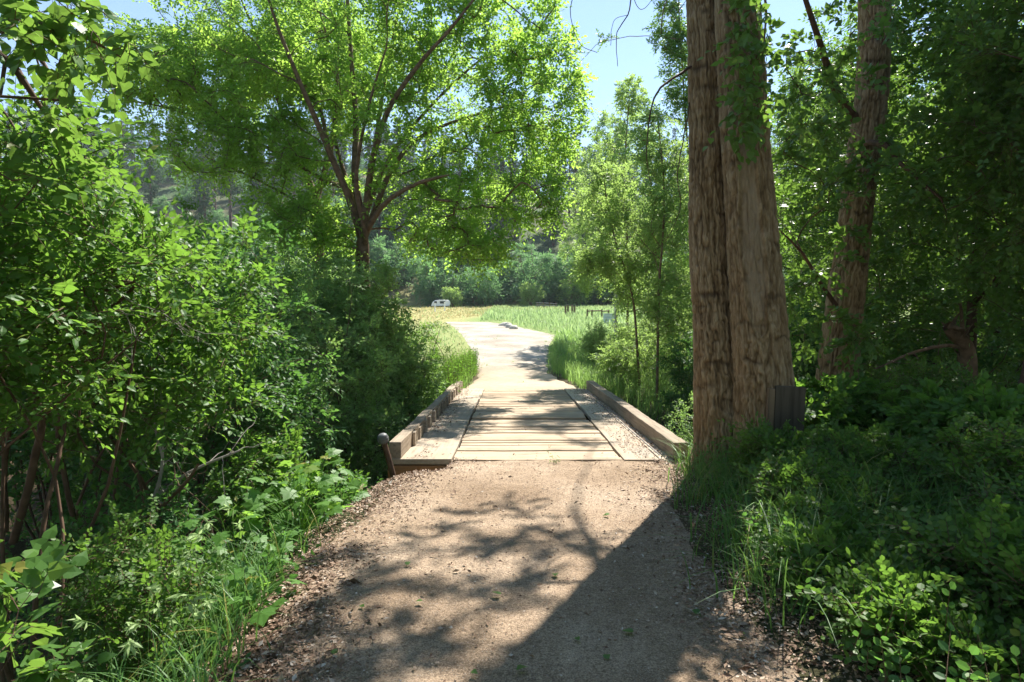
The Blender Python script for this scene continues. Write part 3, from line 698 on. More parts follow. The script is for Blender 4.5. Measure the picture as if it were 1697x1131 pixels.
# ------------------------------------------------------------------ box elder beyond the creek, left
YD = 16.
def bx(px, py, dy=0): return P(px, py, YD + dy)
baseD = gp(bx(602, 500)[0], YD)
def setD(sk, base, rng):
    i = sk.path([base - [0, 0, .2], bx(601, 480), bx(601, 400)], None, .23, .16)[-1]
    sk.path([bx(597, 350), bx(588, 290), bx(590, 200, .3), bx(582, 100, .5), bx(575, -20, .6), bx(570, -180, .6)], i, .12, .03)
    sk.path([bx(585, 330, .4), bx(555, 230, .7), bx(558, 130, .9), bx(530, 20, 1)], i, .08, .02)
    sk.path([bx(612, 340, .5), bx(660, 240, .9), bx(760, 130, 1.4), bx(850, 60, 1.6)], i, .08, .02)
    sk.path([bx(590, 385, .3), bx(520, 350, .6), bx(430, 300, .9), bx(340, 260, 1)], i, .07, .015)
    sk.path([bx(606, 392, -.3), bx(590, 300, -.8), bx(610, 180, -1.3), bx(640, 80, -1.6)], i, .08, .02)
    a = sk.path([bx(575, 320, -.3), bx(545, 250, -.6), bx(520, 190, -1), bx(490, 120, -1.3), bx(455, 30, -1.6), bx(430, -60, -1.8)], i, .1, .025)
    b_ = sk.path([bx(612, 300, -.3), bx(625, 235, -.6), bx(650, 170, -.9), bx(700, 100, -1.2), bx(745, 50, -1.5), bx(800, -20, -1.8)], i, .1, .025)
    sk.path([bx(612, 375, -.2), bx(640, 335, -.5), bx(690, 305, -.9), bx(745, 290, -1.3)], i, .1, .03)
    sk.path([bx(617, 360, .2), bx(650, 280, .5), bx(700, 225, .9), bx(790, 190, 1.2), bx(880, 165, 1.4)], i, .1, .02)
    sk.path([bx(540, 300, .6), bx(470, 260, .9), bx(380, 215, .8), bx(280, 180, .6), bx(200, 165, .4)], a[3], .07, .015)
    sk.path([bx(520, 160, .6), bx(440, 90, 1.2), bx(350, 30, 1.6)], a[6], .06, .015)
    sk.path([bx(640, 120, .8), bx(660, 20, 1.4)], b_[5], .06, .015)
blD = [(*bx(575, 60), 3.2, 3.0, 1.8, 1.3), (*bx(780, 130, 1.2), 2.3, 2.2, 2.0, 1.3), (*bx(850, 250, 1.2), 1.7, 1.6, 1.7, 1.0), (*bx(400, 130), 2.4, 2.2, 1.4, 1.0), (*bx(280, 130), 1.9, 1.8, 1.2, .7),
       (*bx(740, 350, .6), 1.6, 1.6, 1.2, .9), (*bx(820, 20), 1.8, 2, 1.5, .7), (*bx(640, 230), 2.0, 1.8, 1.6, .8), (*bx(690, 40), 2.2, 1.8, 1.6, .8), (*bx(480, 300), 1.6, 1.5, .9, .35), (*bx(350, -80), 3, 2.0, 1.6, .6), (*bx(680, -130), 3.5, 2.0, 1.8, .7), (*bx(790, 415), 1.1, 1.0, .35, .35), (*bx(340, 240), 1.7, 1.5, .8, .7), (*bx(450, 230), 1.6, 1.5, .9, .7), (*bx(520, 380), 1.5, 1.2, .7, .6), (*bx(900, 150), 1.5, 1.4, 1.7, .8), (*bx(230, 100), 1.6, 1.6, 1.0, .5), (*bx(880, 330), 1.0, 1.0, .9, .4)]
plant('box_elder_tree', 'broad many limbed tree whose crown arches over the left side beyond the bridge', 'tree', baseD, setD, blD, 1300, 9, .5, 9, .125, T_DI, 'ash', 'bark', 101, tip=.0085, droop=.35, spread=1.0, ang=60)
def setD2(sk, base, rng):
    i = sk.path([base - [0, 0, .2], P(528, 420, 19), P(524, 330, 19)], None, .2, .15)[-1]
    sk.path([P(500, 270, 19), P(475, 210, 19), P(440, 100, 19), P(400, 0, 19)], i, .11, .03)
    sk.path([P(548, 250, 19.3), P(556, 180, 19.3), P(560, 60, 19.3)], i, .11, .03)
plant('box_elder_tree', 'slimmer forked tree standing behind the broad many limbed tree', 'tree', gp(P(530, 500, 19)[0], 19), setD2,
      [(*P(480, 60, 19), 2.5, 2.2, 2.2, 1), (*P(360, 130, 19), 2.2, 2, 1.4, .8), (*P(560, 100, 19), 2, 2, 2, .8)], 420, 14, .5, 10, .13, T_NA, 'ash', 'bark', 103, droop=.35, ang=60)

# ------------------------------------------------------------------ shrubs on the left bank
def stems(n, spread, hgt, r=.018):
    def f(sk, base, rng):
        for k in range(n):
            a = 2 * math.pi * (k + rng.uniform(-.3, .3)) / n; d = np.array([math.cos(a), math.sin(a), 0]) * spread * rng.uniform(.5, 1.1); h = hgt * rng.uniform(.75, 1.1)
            j1, j2 = rng.normal(0, .11 * hgt ** .5, 3) * [1, 1, .3], rng.normal(0, .1 * hgt ** .5, 3) * [1, 1, .3]
            sk.path([base + d * .08 - [0, 0, .15], base + d * .15 + j1 + [0, 0, h * .25], base + d * .45 + j2 + [0, 0, h * .5], base + d * .8 - j1 * .5 + [0, 0, h * .8]], None, r * rng.uniform(.8, 1.3), r * .35)
    return f
def shrub(label, x, y, ztop, rx, leaf='shrub', size=.062, T=T_OV, n=150, nt=5, Lf=8, ln=.3, seed=0, wood='bark2', zb=None, cat='shrub', name='shrub', group=None, extra=(), **kw):
    base = gp(x, y); h = ztop - base[2]; lo = zb if zb is not None else .35
    zc = base[2] + h * (lo + 1) / 2; rz = h * (1 - lo) / 2
    blobs = [(x, y, zc, rx, rx * .9, rz, 1.0), (x + .3 * rx, y - .2 * rx, zc - rz * .3, rx * .8, rx * .8, rz * .8, .5), (x - .4 * rx, y + .2, zc + .1, rx * .7, rx * .7, rz * .85, .4)] + list(extra)
    return plant(name, label, cat, base, stems(kw.pop('ns', 6), rx * .8, h, kw.pop('sr', .018)), blobs, n, int(nt * 1.9), ln, Lf, size * (1.18 if y > 5 and size > .045 else 1), T, leaf, wood, seed, group, tip=.0028, step=.18, crown_name='foliage', wood_name='stem', shell=.2, high=.3, **kw)
GL = 'shrubs along the left bank'
shrub('tall leafy shrub nearest the camera on the left, its branches reaching the left frame edge', -3.25, 3.9, 3.1, 1.15, n=250, nt=5, seed=1, zb=.5, sr=.017, ns=6, group=GL)
shrub('tall arching shrub behind the nearest left shrub with big oval leaves', -3.7, 5.9, 3.0, 1.35, n=250, nt=5, seed=2, zb=.35, sr=.02, group=GL)
shrub('dense dark green shrub in the middle of the left thicket', -3.9, 8.1, 2.9, 1.5, leaf='shrub2', n=280, nt=5, seed=3, zb=.2, group=GL, size=.06)
shrub('dark leafy shrub leaning over the creek behind the left kerb', -3.4, 10.6, 2.5, 1.35, leaf='weed', n=280, nt=5, seed=4, zb=.1, group=GL, size=.06)
shrub('bright green shrub over the far left kerb end with leaves spilling to the right', -3.6, 13.6, 3.2, 1.5, leaf='weed', n=420, nt=6, seed=5, zb=.1, group=GL, size=.065, T=T_OV)
shrub('lit shrub under the broad tree left of the road mouth', -4.5, 16.6, 3.3, 1.7, leaf='weed', n=300, nt=4, seed=6, zb=.1, group=GL, size=.06, T=T_DI)
shrub('shaded low shrub behind the far left kerb', -2.75, 12.0, .9, .85, leaf='weed', n=160, nt=5, seed=7, zb=.05, group=GL, size=.05)
shrub('shrub filling the far left background behind the tall ones', -6.6, 8.6, 3.4, 1.9, leaf='shrub2', n=260, nt=5, seed=8, zb=.15, group=GL, size=.075, T=T_OV)
shrub('shrub deep in the left thicket beside the creek', -6.2, 12.2, 3.0, 1.9, leaf='shrub2', n=260, nt=5, seed=9, zb=.1, group=GL, size=.075, T=T_DI)
shrub('broad shrub at the back of the left thicket in full sun', -9.2, 12.5, 4.6, 2.6, n=330, nt=6, seed=10, zb=.1, group=GL, size=.09, T=T_DI)
shrub('sunlit shrub at the foot of the broad many limbed tree', -5.6, 14.6, 3.6, 1.5, leaf='weed', n=300, nt=6, seed=17, zb=.2, group=GL, size=.07, T=T_DI)
shrub('tall sunny shrub between the thicket and the hill view', -8.6, 15.0, 4.6, 1.8, leaf='shrub', n=300, nt=6, seed=18, zb=.2, group=GL, size=.08, T=T_DI)
shrub('upright shrub close to the left kerb above the creek', -2.6, 15.0, 1.5, .9, leaf='weed', n=200, nt=5, seed=19, zb=.05, group=GL, size=.06)
shrub('leafy shrub at the road mouth behind the left kerb end', -3.0, 18.2, 1.9, 1.2, leaf='shrub', n=220, nt=5, seed=20, zb=.05, group=GL, size=.06, T=T_DI)
shrub('leafy shrub hiding the foot of the broad tree and the near field edge', -3.9, 15.0, 3.5, 1.3, leaf='young', n=340, nt=5, seed=22, zb=.1, group=GL, size=.075)
shrub('tall shrub filling the view under the slim forked tree', -6.6, 19.5, 4.0, 2.0, leaf='weed', n=260, nt=6, seed=21, zb=.1, group=GL, size=.08, T=T_DI)
shrub('wide shrub left of the slim forked tree', -8.2, 17.5, 4.4, 2.4, n=300, nt=6, seed=12, zb=.1, group=GL, size=.085, T=T_DI)
shrub('knee high grey green snowberry bush on the left slope', -2.25, 3.55, .32, .5, leaf='snow', size=.034, T=T_RO, n=120, nt=4, Lf=9, ln=.2, seed=13, zb=.1, sr=.006, group=GL)
shrub('dim low bush under the nearest left shrub', -3.0, 4.9, .15, .8, leaf='shrub2', size=.055, n=120, nt=4, seed=14, zb=.05, sr=.008, group=GL)
shrub('dim low bush between the left shrubs and the path edge', -2.5, 6.5, .25, .75, leaf='shrub', size=.055, n=130, nt=4, seed=15, zb=.05, sr=.008, group=GL)
shrub('small round leaved sapling at the lower left frame edge', -2.35, 2.55, .55, .42, leaf='cotton', size=.085, T=T_HE, n=26, nt=3, Lf=5, ln=.22, seed=16, zb=.2, sr=.008, group=GL)

# bare crossing stems in the dark hollow under the shrubs
def bare(name, label, cat, base, lines, mat, forks=0, seed=0, group=None):
    root = empty(name, base, label, cat, group); rng = np.random.RandomState(seed)
    b = Buf()
    for pts, r0, r1 in lines:
        q = spline(pts, max(8, 6 * len(pts))); q = q + .02 * np.stack([vn(q, 4, seed + 1), vn(q, 4, seed + 2), vn(q, 4, seed + 3)], -1)
        V, F = tube(q, np.linspace(r0, r1, len(q)), 8); b.add(V, F)
        for k in range(forks):
            i = rng.randint(len(q) // 4, len(q) - 1); d = nrm(rng.normal(size=3) + nrm(q[-1] - q[0]) * .6); l_ = rng.uniform(.15, .5)
            s_ = q[i] + d * np.linspace(0, l_, 8)[:, None] + np.cumsum(rng.normal(0, .012, (8, 3)), 0)
            V, F = tube(s_, np.linspace(max(r1 * .6, .002), .001, 8), 4); b.add(V, F)
    b.build('trunk', M[mat], root, base, smooth=True); return root
bare('bare_tree', 'crooked reddish stems crossing the dark hollow at the left frame edge', 'tree', gp(-3.6, 4.6),
     [([P(20, 900, 4.6), P(70, 720, 4.5), P(60, 620, 4.5), P(130, 560, 4.4), P(220, 475, 4.2)], .03, .012), ([P(60, 620, 4.5), P(-10, 530, 4.6), P(-60, 480, 4.6)], .026, .015),
      ([P(0, 500, 4.1), P(80, 495, 4.1), P(150, 488, 4.1), P(225, 472, 4.05)], .016, .008), ([P(130, 880, 5.2), P(100, 760, 5.1), P(105, 640, 5.1), P(150, 500, 5)], .024, .012),
      ([P(190, 900, 5), P(290, 820, 4.9), P(330, 770, 4.8)], .022, .01), ([P(10, 880, 5.6), P(15, 700, 5.6), P(30, 560, 5.6)], .022, .012)], 'bark2', 5, 201)
bare('dead_branch', 'grey dead branch with fine twigs in the left undergrowth', 'branch', gp(-2.7, 5.2),
     [([P(250, 830, 5.3), P(300, 790, 5.2), P(360, 760, 5.1), P(400, 745, 5.1)], .018, .007), ([P(270, 760, 5.2), P(255, 700, 5.3), P(268, 690, 5.3)], .01, .005), ([P(240, 870, 5.2), P(265, 790, 5.2), P(270, 740, 5.2)], .02, .008)], 'dead', 9, 205)
bare('dead_branch', 'thin pale dead twigs hanging among the upper left leaves', 'branch', P(200, 520, 4.0),
     [([P(110, 500, 4.0), P(190, 515, 3.95), P(215, 540, 3.95), P(222, 600, 3.9)], .005, .002), ([P(180, 470, 4), P(215, 505, 4), P(270, 520, 3.95), P(300, 545, 3.95)], .005, .002)], 'dead', 7, 206)

# poplar branch entering from the upper left (its tree stands outside the frame)
def setP(sk, base, rng):
    i = sk.path([base - [0, 0, .2], base + [0, 0, 2.2], base + [.1, .1, 4.5]], None, .16, .11)
    a = sk.path([P(-120, 60, 3.4), P(0, 95, 3.3), P(30, 120, 3.3), P(55, 160, 3.3), P(90, 210, 3.35)], i[-4], .04, .008)
    sk.path([P(-60, 0, 3.3), P(40, 15, 3.2), P(120, 50, 3.1), P(200, 95, 3.1)], i[-3], .03, .004)
    sk.path([P(0, 160, 3.2), P(80, 165, 3.2), P(140, 170, 3.2)], a[len(a)//3], .012, .004)
    sk.path([P(-30, 250, 3.2), P(20, 300, 3.1)], a[len(a)//5], .012, .004)
plant('poplar_tree', 'poplar branches with big heart shaped leaves hanging into the upper left corner', 'tree', gp(-4.6, 3.3), setP,
      [(*P(130, 75, 3.1), .38, .3, .13, 1), (*P(60, 40, 3.2), .3, .25, .15, .5), (*P(40, 230, 3.2), .3, .3, .2, .5), (*P(-40, 140, 3.2), .4, .4, .4, .5), (-4.6, 3.3, 6, 1.3, 1.3, 1.5, 1)], 80, 2, .2, 5, .078, T_HE, 'cotton', 'bark2', 111, tip=.002, step=.1, droop=.5, high=.1)
bare('poplar_tree', 'bare drooping twigs against the sky at the upper left corner', 'tree', gp(-4.9, 4.2),
     [([gp(-4.9, 4.2), P(-160, 300, 4.2), P(-100, 100, 4.1), P(-40, 40, 4), P(60, 90, 3.8), P(120, 200, 3.7)], .05, .004), ([P(-40, 40, 4), P(40, 60, 3.9), P(75, 150, 3.9), P(85, 230, 3.9)], .01, .002), ([P(-60, 90, 4), P(20, 200, 3.8), P(70, 260, 3.8)], .01, .002),
      ([P(-50, -60, 4), P(60, -20, 3.9), P(105, 5, 3.8), P(115, 38, 3.8)], .008, .002)], 'bark2', 10, 208)

# ------------------------------------------------------------------ young airy trees on the right of the road
def lean(pts, r0=.07, r1=.015, sides=()):
    def f(sk, base, rng):
        ids = sk.path([base - [0, 0, .2]] + pts, None, r0, r1)
        for k in range(int(len(ids) * .25), len(ids) - 2, 2):
            p_ = sk.p[ids[k]]; a = rng.uniform(0, 6.28); l_ = rng.uniform(.5, 1.1) * (1.3 - k / len(ids))
            sk.path([p_ + np.array([math.cos(a) * l_ * .5, math.sin(a) * l_ * .5, l_ * .45]), p_ + np.array([math.cos(a) * l_, math.sin(a) * l_, l_ * 1.1])], ids[k], r0 * .3, r1 * .5)
    return f
GY = 'young airy trees beside the road'
def young(label, pts, px0, Yd, blobs, n, seed, leaf='young', size=.1, nt=4, wood='bark', r0=.04, **kw):
    base = gp((px0 - 848.5) / 1000 * Yd, Yd)
    return plant('young_tree', label, 'tree', base, lean([P(a, b_, Yd) for a, b_ in pts], r0), [(*P(a, b_, Yd + dy), rx, rx, rz, w_) for a, b_, dy, rx, rz, w_ in blobs], int(n * 1.3), int(nt * 1.7), .4, 8, size * 1.1, T_DI, leaf, wood, seed, GY, droop=.4, **kw)
young('young tree with a leaning dark stem in the lit bank grass', [(1052, 520), (1040, 460), (1020, 400), (1005, 330), (1000, 270)], 1062, 19,
      [(1040, 400, 0, 1.3, 1.3, 1), (1080, 480, 0, 1.3, 1.0, 1), (1010, 320, 0, .9, 1, .6), (1090, 370, .5, 1.0, 1.1, .7), (1000, 430, 0, .9, .6, .6)], 300, 121)
young('slim young tree right of the leaning dark stem', [(1092, 480), (1098, 400), (1100, 300), (1090, 200)], 1090, 17,
      [(1110, 330, 0, .9, 1.6, 1), (1115, 500, 0, .9, 1.0, .9), (1090, 230, 0, .8, 1.0, .5)], 170, 122)
young('tall leafy young tree behind the slim stems', [(1040, 420), (1035, 300), (1040, 200), (1045, 150)], 1040, 30,
      [(1045, 160, 0, .9, 1.0, .5), (1040, 260, 0, 1.6, 1.8, 1), (990, 340, 0, 1.5, 1.5, .9), (1070, 380, 0, 2, 2.5, 1.2), (985, 450, 0, 1.6, 1.0, .7), (1080, 480, 0, 2.2, 1.5, .9)], 420, 123, size=.13, r0=.07)
young('pale barked young tree showing a bare stem against the hill', [(1022, 420), (1025, 320), (1028, 220), (1030, 150)], 1020, 36,
      [(1010, 220, 0, 1.1, 1.4, .6), (980, 300, 0, 1.5, 2, .8), (1060, 230, 1, 1.6, 2.2, 1), (960, 400, 0, 1.4, 1.5, .6), (1050, 440, 0, 2.0, 2.0, .8), (1100, 330, 0, 2, 2.5, .8)], 380, 124, size=.13, wood='pale', r0=.1)
young('tall leaning cottonwood sapling whose top leaves hang against the sky by the trunk', [(1150, 420), (1140, 250), (1130, 100), (1125, 0), (1130, -120)], 1150, 21,
      [(1130, 130, 0, .7, 1.6, 1), (1110, 40, 0, .6, .9, .5), (1165, 200, 0, .7, 2.0, .5), (1120, -60, 0, .9, 1, .6)], 200, 125, size=.1, leaf='cotton')
# ------------------------------------------------------------------ woods on the right
GW = 'trees of the shady wood on the right'
def woodtree(label, x, y, top, r, n, seed, leaf='cotton', size=.09, lo=.12, nt=7, T=T_DI, r0=.11, leanx=0, wood='bark2', Lf=8):
    base = gp(x, y); h = top - base[2]
    def f(sk, b0, rng):
        ids = sk.path([b0 - [0, 0, .2], b0 + [leanx * .3, .1, h * .35], b0 + [leanx * .8, -.1, h * .7], b0 + [leanx, .1, h * .92]], None, r0, .025)
        for k in range(4, len(ids) - 3, 3):
            p_ = sk.p[ids[k]]; a = rng.uniform(0, 6.28); l_ = rng.uniform(.5, 1) * r
            sk.path([p_ + np.array([math.cos(a) * l_ * .5, math.sin(a) * l_ * .5, l_ * .2]), p_ + np.array([math.cos(a) * l_, math.sin(a) * l_, l_ * .45])], ids[k], r0 * .28, .01)
    zl = base[2] + h * lo; zc = (zl + top) / 2
    bl = [(x + leanx * .5, y, zc, r, r, (top - zl) / 2, 1.2), (x + .5 * r, y - .4 * r, zc - h * .15, r * .7, r * .7, h * .28, .5), (x - .5 * r, y - .2 * r, zc + h * .1, r * .6, r * .7, h * .25, .5)]
    return plant('wood_tree', label, 'tree', base, f, bl, int(n * 1.3), int(nt * 1.35), .42, Lf, size, T, leaf, wood, seed, GW, droop=.4, shell=.1)
w1 = woodtree('broad leaved tree filling the upper right corner', 8.3, 10.8, 9.0, 2.5, 420, 131, size=.085, T=T_HE)
w2 = woodtree('leafy tree close behind the curved trunk', 7.3, 13.2, 8.5, 1.9, 380, 132, leaf='cotton', size=.085)
w3 = woodtree('leafy tree behind the gap between the cottonwood trunks', 9.6, 18.5, 9.5, 2.2, 380, 133, leaf='shrub', size=.1)
w4 = woodtree('leafy tree near the right frame edge with drooping branches', 7.0, 7.9, 6.5, 1.5, 260, 134, size=.075, lo=.25, r0=.07, T=T_HE)
w5 = woodtree('tree far back on the right, half hidden by the others', 12.5, 15.5, 10, 2.8, 400, 135, leaf='shrub', size=.11)
for k, (x, y, s_, rz) in enumerate([(10.5, 20, 1.15, 2), (16.5, 19, 1.2, 4), (14, 24, 1.3, 1), (20, 25, 1.2, 5), (9.6, 27, 1.1, 3), (24, 31, 1.4, 2.5), (17, 33, 1.4, .5), (12.5, 35, 1.2, 3.6), (31, 38, 1.5, 1.2)]):
    src = (w3, w5)[k % 2][0]; copy_tree(src, gp(x, y), rz, s_, 'leafy tree standing far back among others in the right wood', 'trees far back in the right wood')
for k, (x, y, zt, r_, sd) in enumerate([(5.2, 15, 1.6, 1.4, 1), (7.5, 14.5, 2.2, 1.6, 2), (9.5, 12.8, 2.4, 1.6, 3), (11.8, 11.5, 2.3, 1.6, 4), (10, 17.5, 2.8, 1.8, 5), (13.5, 14, 3, 2, 6), (14.5, 19, 3.2, 2.2, 7)]):
    shrub(('shrub behind the curved trunk, low and leafy', 'shrub under the leafy tree behind the trunk gap', 'shrub filling the gap behind the forked dead trunk', 'dense shrub at mid height near the right frame edge', 'taller shrub deep in the right wood', 'tall shrub at the back right of the wood', 'farthest shrub in the right wood')[k], x, y, zt, r_, leaf='shrub2', size=.085, T=T_DI, n=260, nt=5, seed=350 + sd, zb=.02, sr=.015, group='understorey shrubs of the right wood')
for k, (x, y, s_, rz) in enumerate([(-6.5, -3.5, 1.15, 1), (5.5, -4.0, 1.2, 2), (8.8, .8, 1.1, 4), (-1.5, -8.0, 1.3, 3), (3.5, -9.5, 1.3, 5), (-7.8, 1.2, 1.0, .6), (12, 5.5, 1.2, 2.6), (9.5, -5, 1.3, 1.7), (-11, -4, 1.3, 4.2), (-12, 5, 1.1, 3.1)]):  # out-of-view trees of the surrounding wood, added to cut sky fill from behind
    copy_tree((w1, w2)[k % 2][0], gp(x, y), rz, s_, 'unseen leafy tree of the wood around the near end of the path, added to deepen the shade', 'unseen trees around the near end of the path')
# snag and leaning trunk
bare('dead_tree', 'forked broken dead trunk with a long side branch in the right undergrowth', 'tree', gp(7.3, 9.8),
     [([gp(7.4, 9.8, -.2), P(1605, 600, 9.8), P(1580, 550, 9.8), P(1572, 540, 9.8)], .13, .1), ([P(1600, 590, 9.8), P(1596, 540, 9.7), P(1590, 500, 9.7)], .05, .015), ([P(1588, 575, 9.8), P(1550, 575, 9.5), P(1500, 590, 9.2), P(1450, 612, 9)], .035, .012)], 'bark', 6, 211)
bare('leaning_tree', 'dark leaning trunk cut by the right frame edge', 'tree', gp(5.9, 6.9),
     [([gp(5.75, 6.9, -.2), P(1680, 740, 6.9), P(1705, 640, 6.9), P(1760, 400, 6.9), P(1800, 0, 6.9)], .13, .09)], 'bark2', 2, 213)
# right undergrowth
GR = 'bushes of the right undergrowth'
RS = [('snowberry bush at the foot of the twin trunk', 2.65, 5.6, .42, .5, 1), ('shaded snowberry bush between path and board', 3.3, 5.3, .5, .6, 2), ('tall lit bush right of the curved trunk base', 5.3, 7.3, .95, .8, 3),
      ('leafy bush below the curved trunk', 4.3, 7.6, .8, .8, 4), ('dark bush in the lower right corner', 2.75, 2.9, .42, .6, 5), ('dark bush against the right frame edge', 3.9, 4.2, .75, .75, 6), ('bush with pale lit leaves near the leaning trunk', 4.7, 5.6, .85, .75, 7),
      ('low dark bush beside the path edge', 2.25, 3.9, .12, .5, 8), ('bush behind the dead forked trunk', 7.6, 11.4, 1.5, 1.2, 9), ('bush left of the dead forked trunk', 6.0, 9.3, .85, .9, 10), ('bush filling the hollow far right', 9.5, 9.0, 1.2, 1.3, 11), ('bush behind the curved trunk', 6.0, 12.5, 1.3, 1.2, 12), ('dark low bush in the deep shade of the lower right', 3.4, 3.3, .45, .65, 14), ('low leafy bush at the bottom right beside the litter', 2.05, 2.75, .12, .4, 15), ('leafy bush spreading toward the path in front of the twin trunk', 2.55, 4.7, .28, .55, 16), ('small leafy bush by the path between grass tufts', 2.0, 3.35, .1, .35, 17)]
for lb, x, y, zt, r, sd in RS:
    shrub(lb, x, y, zt, r, leaf='snow' if sd not in (4, 7, 9) else 'shrub', size=.042 if sd not in (4, 7, 9) else .06, T=T_RO if y < 8 else T_DI, n=int(150 + 60 * r), nt=5, Lf=9, ln=.22, seed=300 + sd, zb=.05, sr=.006, group=GR)
# far bank bushes right of the bridge
shrub('bright bush on the creek bank right of the bridge', 4.4, 12.0, .3, 1.1, leaf='weed', size=.06, T=T_DI, n=180, nt=5, seed=330, zb=.05, sr=.008, group=GR)
shrub('bright bush in the meadow behind the twin trunk', 6.0, 16.5, 1.0, 1.3, leaf='weed', size=.07, T=T_DI, n=200, nt=5, seed=331, zb=.05, sr=.008, group=GR)

for k, (x, y, zt, r_) in enumerate([(3.6, 19.5, .75, .8), (4.6, 22, 1.5, 1.1), (5.6, 19.5, 1.9, 1.2), (3.9, 25.5, 1.3, 1.0), (6.6, 24, 2.6, 1.6), (5.2, 15.0, 1.0, .9), (7.8, 28, 3.2, 2.0), (8.8, 20, 2.6, 1.6)]):
    shrub(('airy bright bush nearest the right kerb end', 'airy bush under the leaning young tree', 'airy bush hiding the foot of the slim young tree', 'small bright bush where the road bends', 'broad airy bush behind the young trees', 'bright bush between bridge and twin trunk', 'tall airy bush at the back of the young trees', 'airy bush just left of the twin trunk')[k], x, y, zt, r_, leaf='young', size=.07, T=T_DI, n=int(170 * r_), nt=4, Lf=8, ln=.35, seed=370 + k, zb=.02, sr=.008, group='airy bushes on the sunny bank')
# ------------------------------------------------------------------ grass and weeds
def blades(buf, x, y, h, wd, rng, bend=.5, seg=3, r=None, z=None, key=0, dirb=None):
    n = len(x); x = np.asarray(x); y = np.asarray(y); z = H(x, y) - .02 if z is None else z
    a = rng.uniform(0, 2 * math.pi, n) if dirb is None else dirb; out = np.stack([np.cos(a), np.sin(a), np.zeros(n)], -1); sd = np.stack([-np.sin(a), np.cos(a), np.zeros(n)], -1)
    b = bend * rng.uniform(.3, 1.5, n); o = np.stack([x, y, z], -1); V = []
    for k in range(seg + 1):
        f = k / seg; c = o + out * (h * b * f ** 2)[:, None] + Z * (h * (f - .45 * b * f ** 3))[:, None]
        ww = wd * (1 - f ** 2) * .5 + 1e-4
        V += [c - sd * ww[:, None], c + sd * ww[:, None]]
    V = np.stack(V, 1); K = 2 * (seg + 1)
    F = np.array([[2 * k, 2 * k + 1, 2 * k + 3, 2 * k + 2] for k in range(seg)])
    off = np.arange(n) * K; r = rng.uniform(0, 1, n) if r is None else r
    buf.add(V.reshape(-1, 3), (off[:, None, None] + F[None]).reshape(-1, 4), key, np.repeat(r, seg))
def scatter(rng, n, x0, x1, y0, y1, dens=None):
    x = rng.uniform(x0, x1, n); y = rng.uniform(y0, y1, n)
    if dens is not None: k = rng.uniform(0, 1, n) < dens(x, y); x, y = x[k], y[k]
    return x, y
def clumps(rng, x, y, m, r):
    return np.repeat(x, m) + rng.normal(0, r, len(x) * m), np.repeat(y, m) + rng.normal(0, r, len(x) * m)
PL = lambda y: np.interp(y, np.concatenate([PYl, RY]), np.concatenate([PXl, RXl])); PR = lambda y: np.interp(y, np.concatenate([PYl, RY]), np.concatenate([PXr, RXr]))
rg = np.random.RandomState(9)
b = Buf()
x, y = scatter(rg, 260, -3.6, -1.2, 1.2, 5.2, lambda x, y: (x < PL(y) - .25) * np.clip(1.3 - (y - 1.5) * .25, .2, 1)); x, y = clumps(rg, x, y, 26, .09)
blades(b, x, y, rg.uniform(.2, .55, len(x)), rg.uniform(.005, .012, len(x)), rg, .75, 5)
x, y = scatter(rg, 330, 1.3, 5.0, 2.2, 7.6, lambda x, y: (x > PR(y) + .12) * np.clip(1.2 - (x - PR(y)) * .35, .15, 1) * np.clip((y - 2.2) / 1.8, .15, 1)); x, y = clumps(rg, x, y, 26, .1)
blades(b, x, y, rg.uniform(.2, .68, len(x)), rg.uniform(.005, .013, len(x)), rg, .8, 6)
tag(b.build('bank_grass', M['grass']), 'long arching green grass along both edges of the path', 'grass', kind='stuff')
# lit meadow grass right of bridge and road
b = Buf()
x, y = scatter(rg, 15000, 1.5, 16, 8.5, 40, lambda x, y: (x > PR(y) + .15 + .9 * (y < 17.5)) * np.clip(1.3 - (y - 10) * .02, .2, 1) * (x < 2.5 + y * .35)); x, y = clumps(rg, x, y, 4, .06)
blades(b, x, y, rg.uniform(.35, .95, len(x)) * np.where(y > 24, .75, 1), rg.uniform(.012, .024, len(x)), rg, .45, 3)
x, y = scatter(rg, 900, -5, -1.2, 16.5, 27, lambda x, y: (x < PL(y) - .05) * (y < 22 + .5 * rg.uniform(0, 1))); x, y = clumps(rg, x, y, 4, .06)
blades(b, x, y, rg.uniform(.3, .8, len(x)), rg.uniform(.01, .018, len(x)), rg, .45, 3)
tag(b.build('meadow_grass', M['weed']), 'tall bright green grass on the sunny bank beyond the bridge', 'grass', kind='stuff')
# broad-leaved weeds mixed in the meadow
b = Buf(); x, y = scatter(rg, 5200, 1.5, 14, 8.6, 30, lambda x, y: (x > PR(y) + .25 + .9 * (y < 17.5)) * (x < 2.5 + y * .35) * (vn(xy3(x, y), .7, 71) > -.2))
o = np.stack([x, y, H(x, y) + rg.uniform(0, .45, len(x))], -1); d = rg.normal(0, .6, o.shape) + Z
twigs(b, o, d, rg.uniform(.25, .5, len(x)), 9, .06, rg, T_DI, 60, .15, wood=.003)
tag(b.build('meadow_weeds', [M['weed'], M['twig']]), 'leafy weeds among the bright bank grass right of the bridge', 'weeds', kind='stuff')
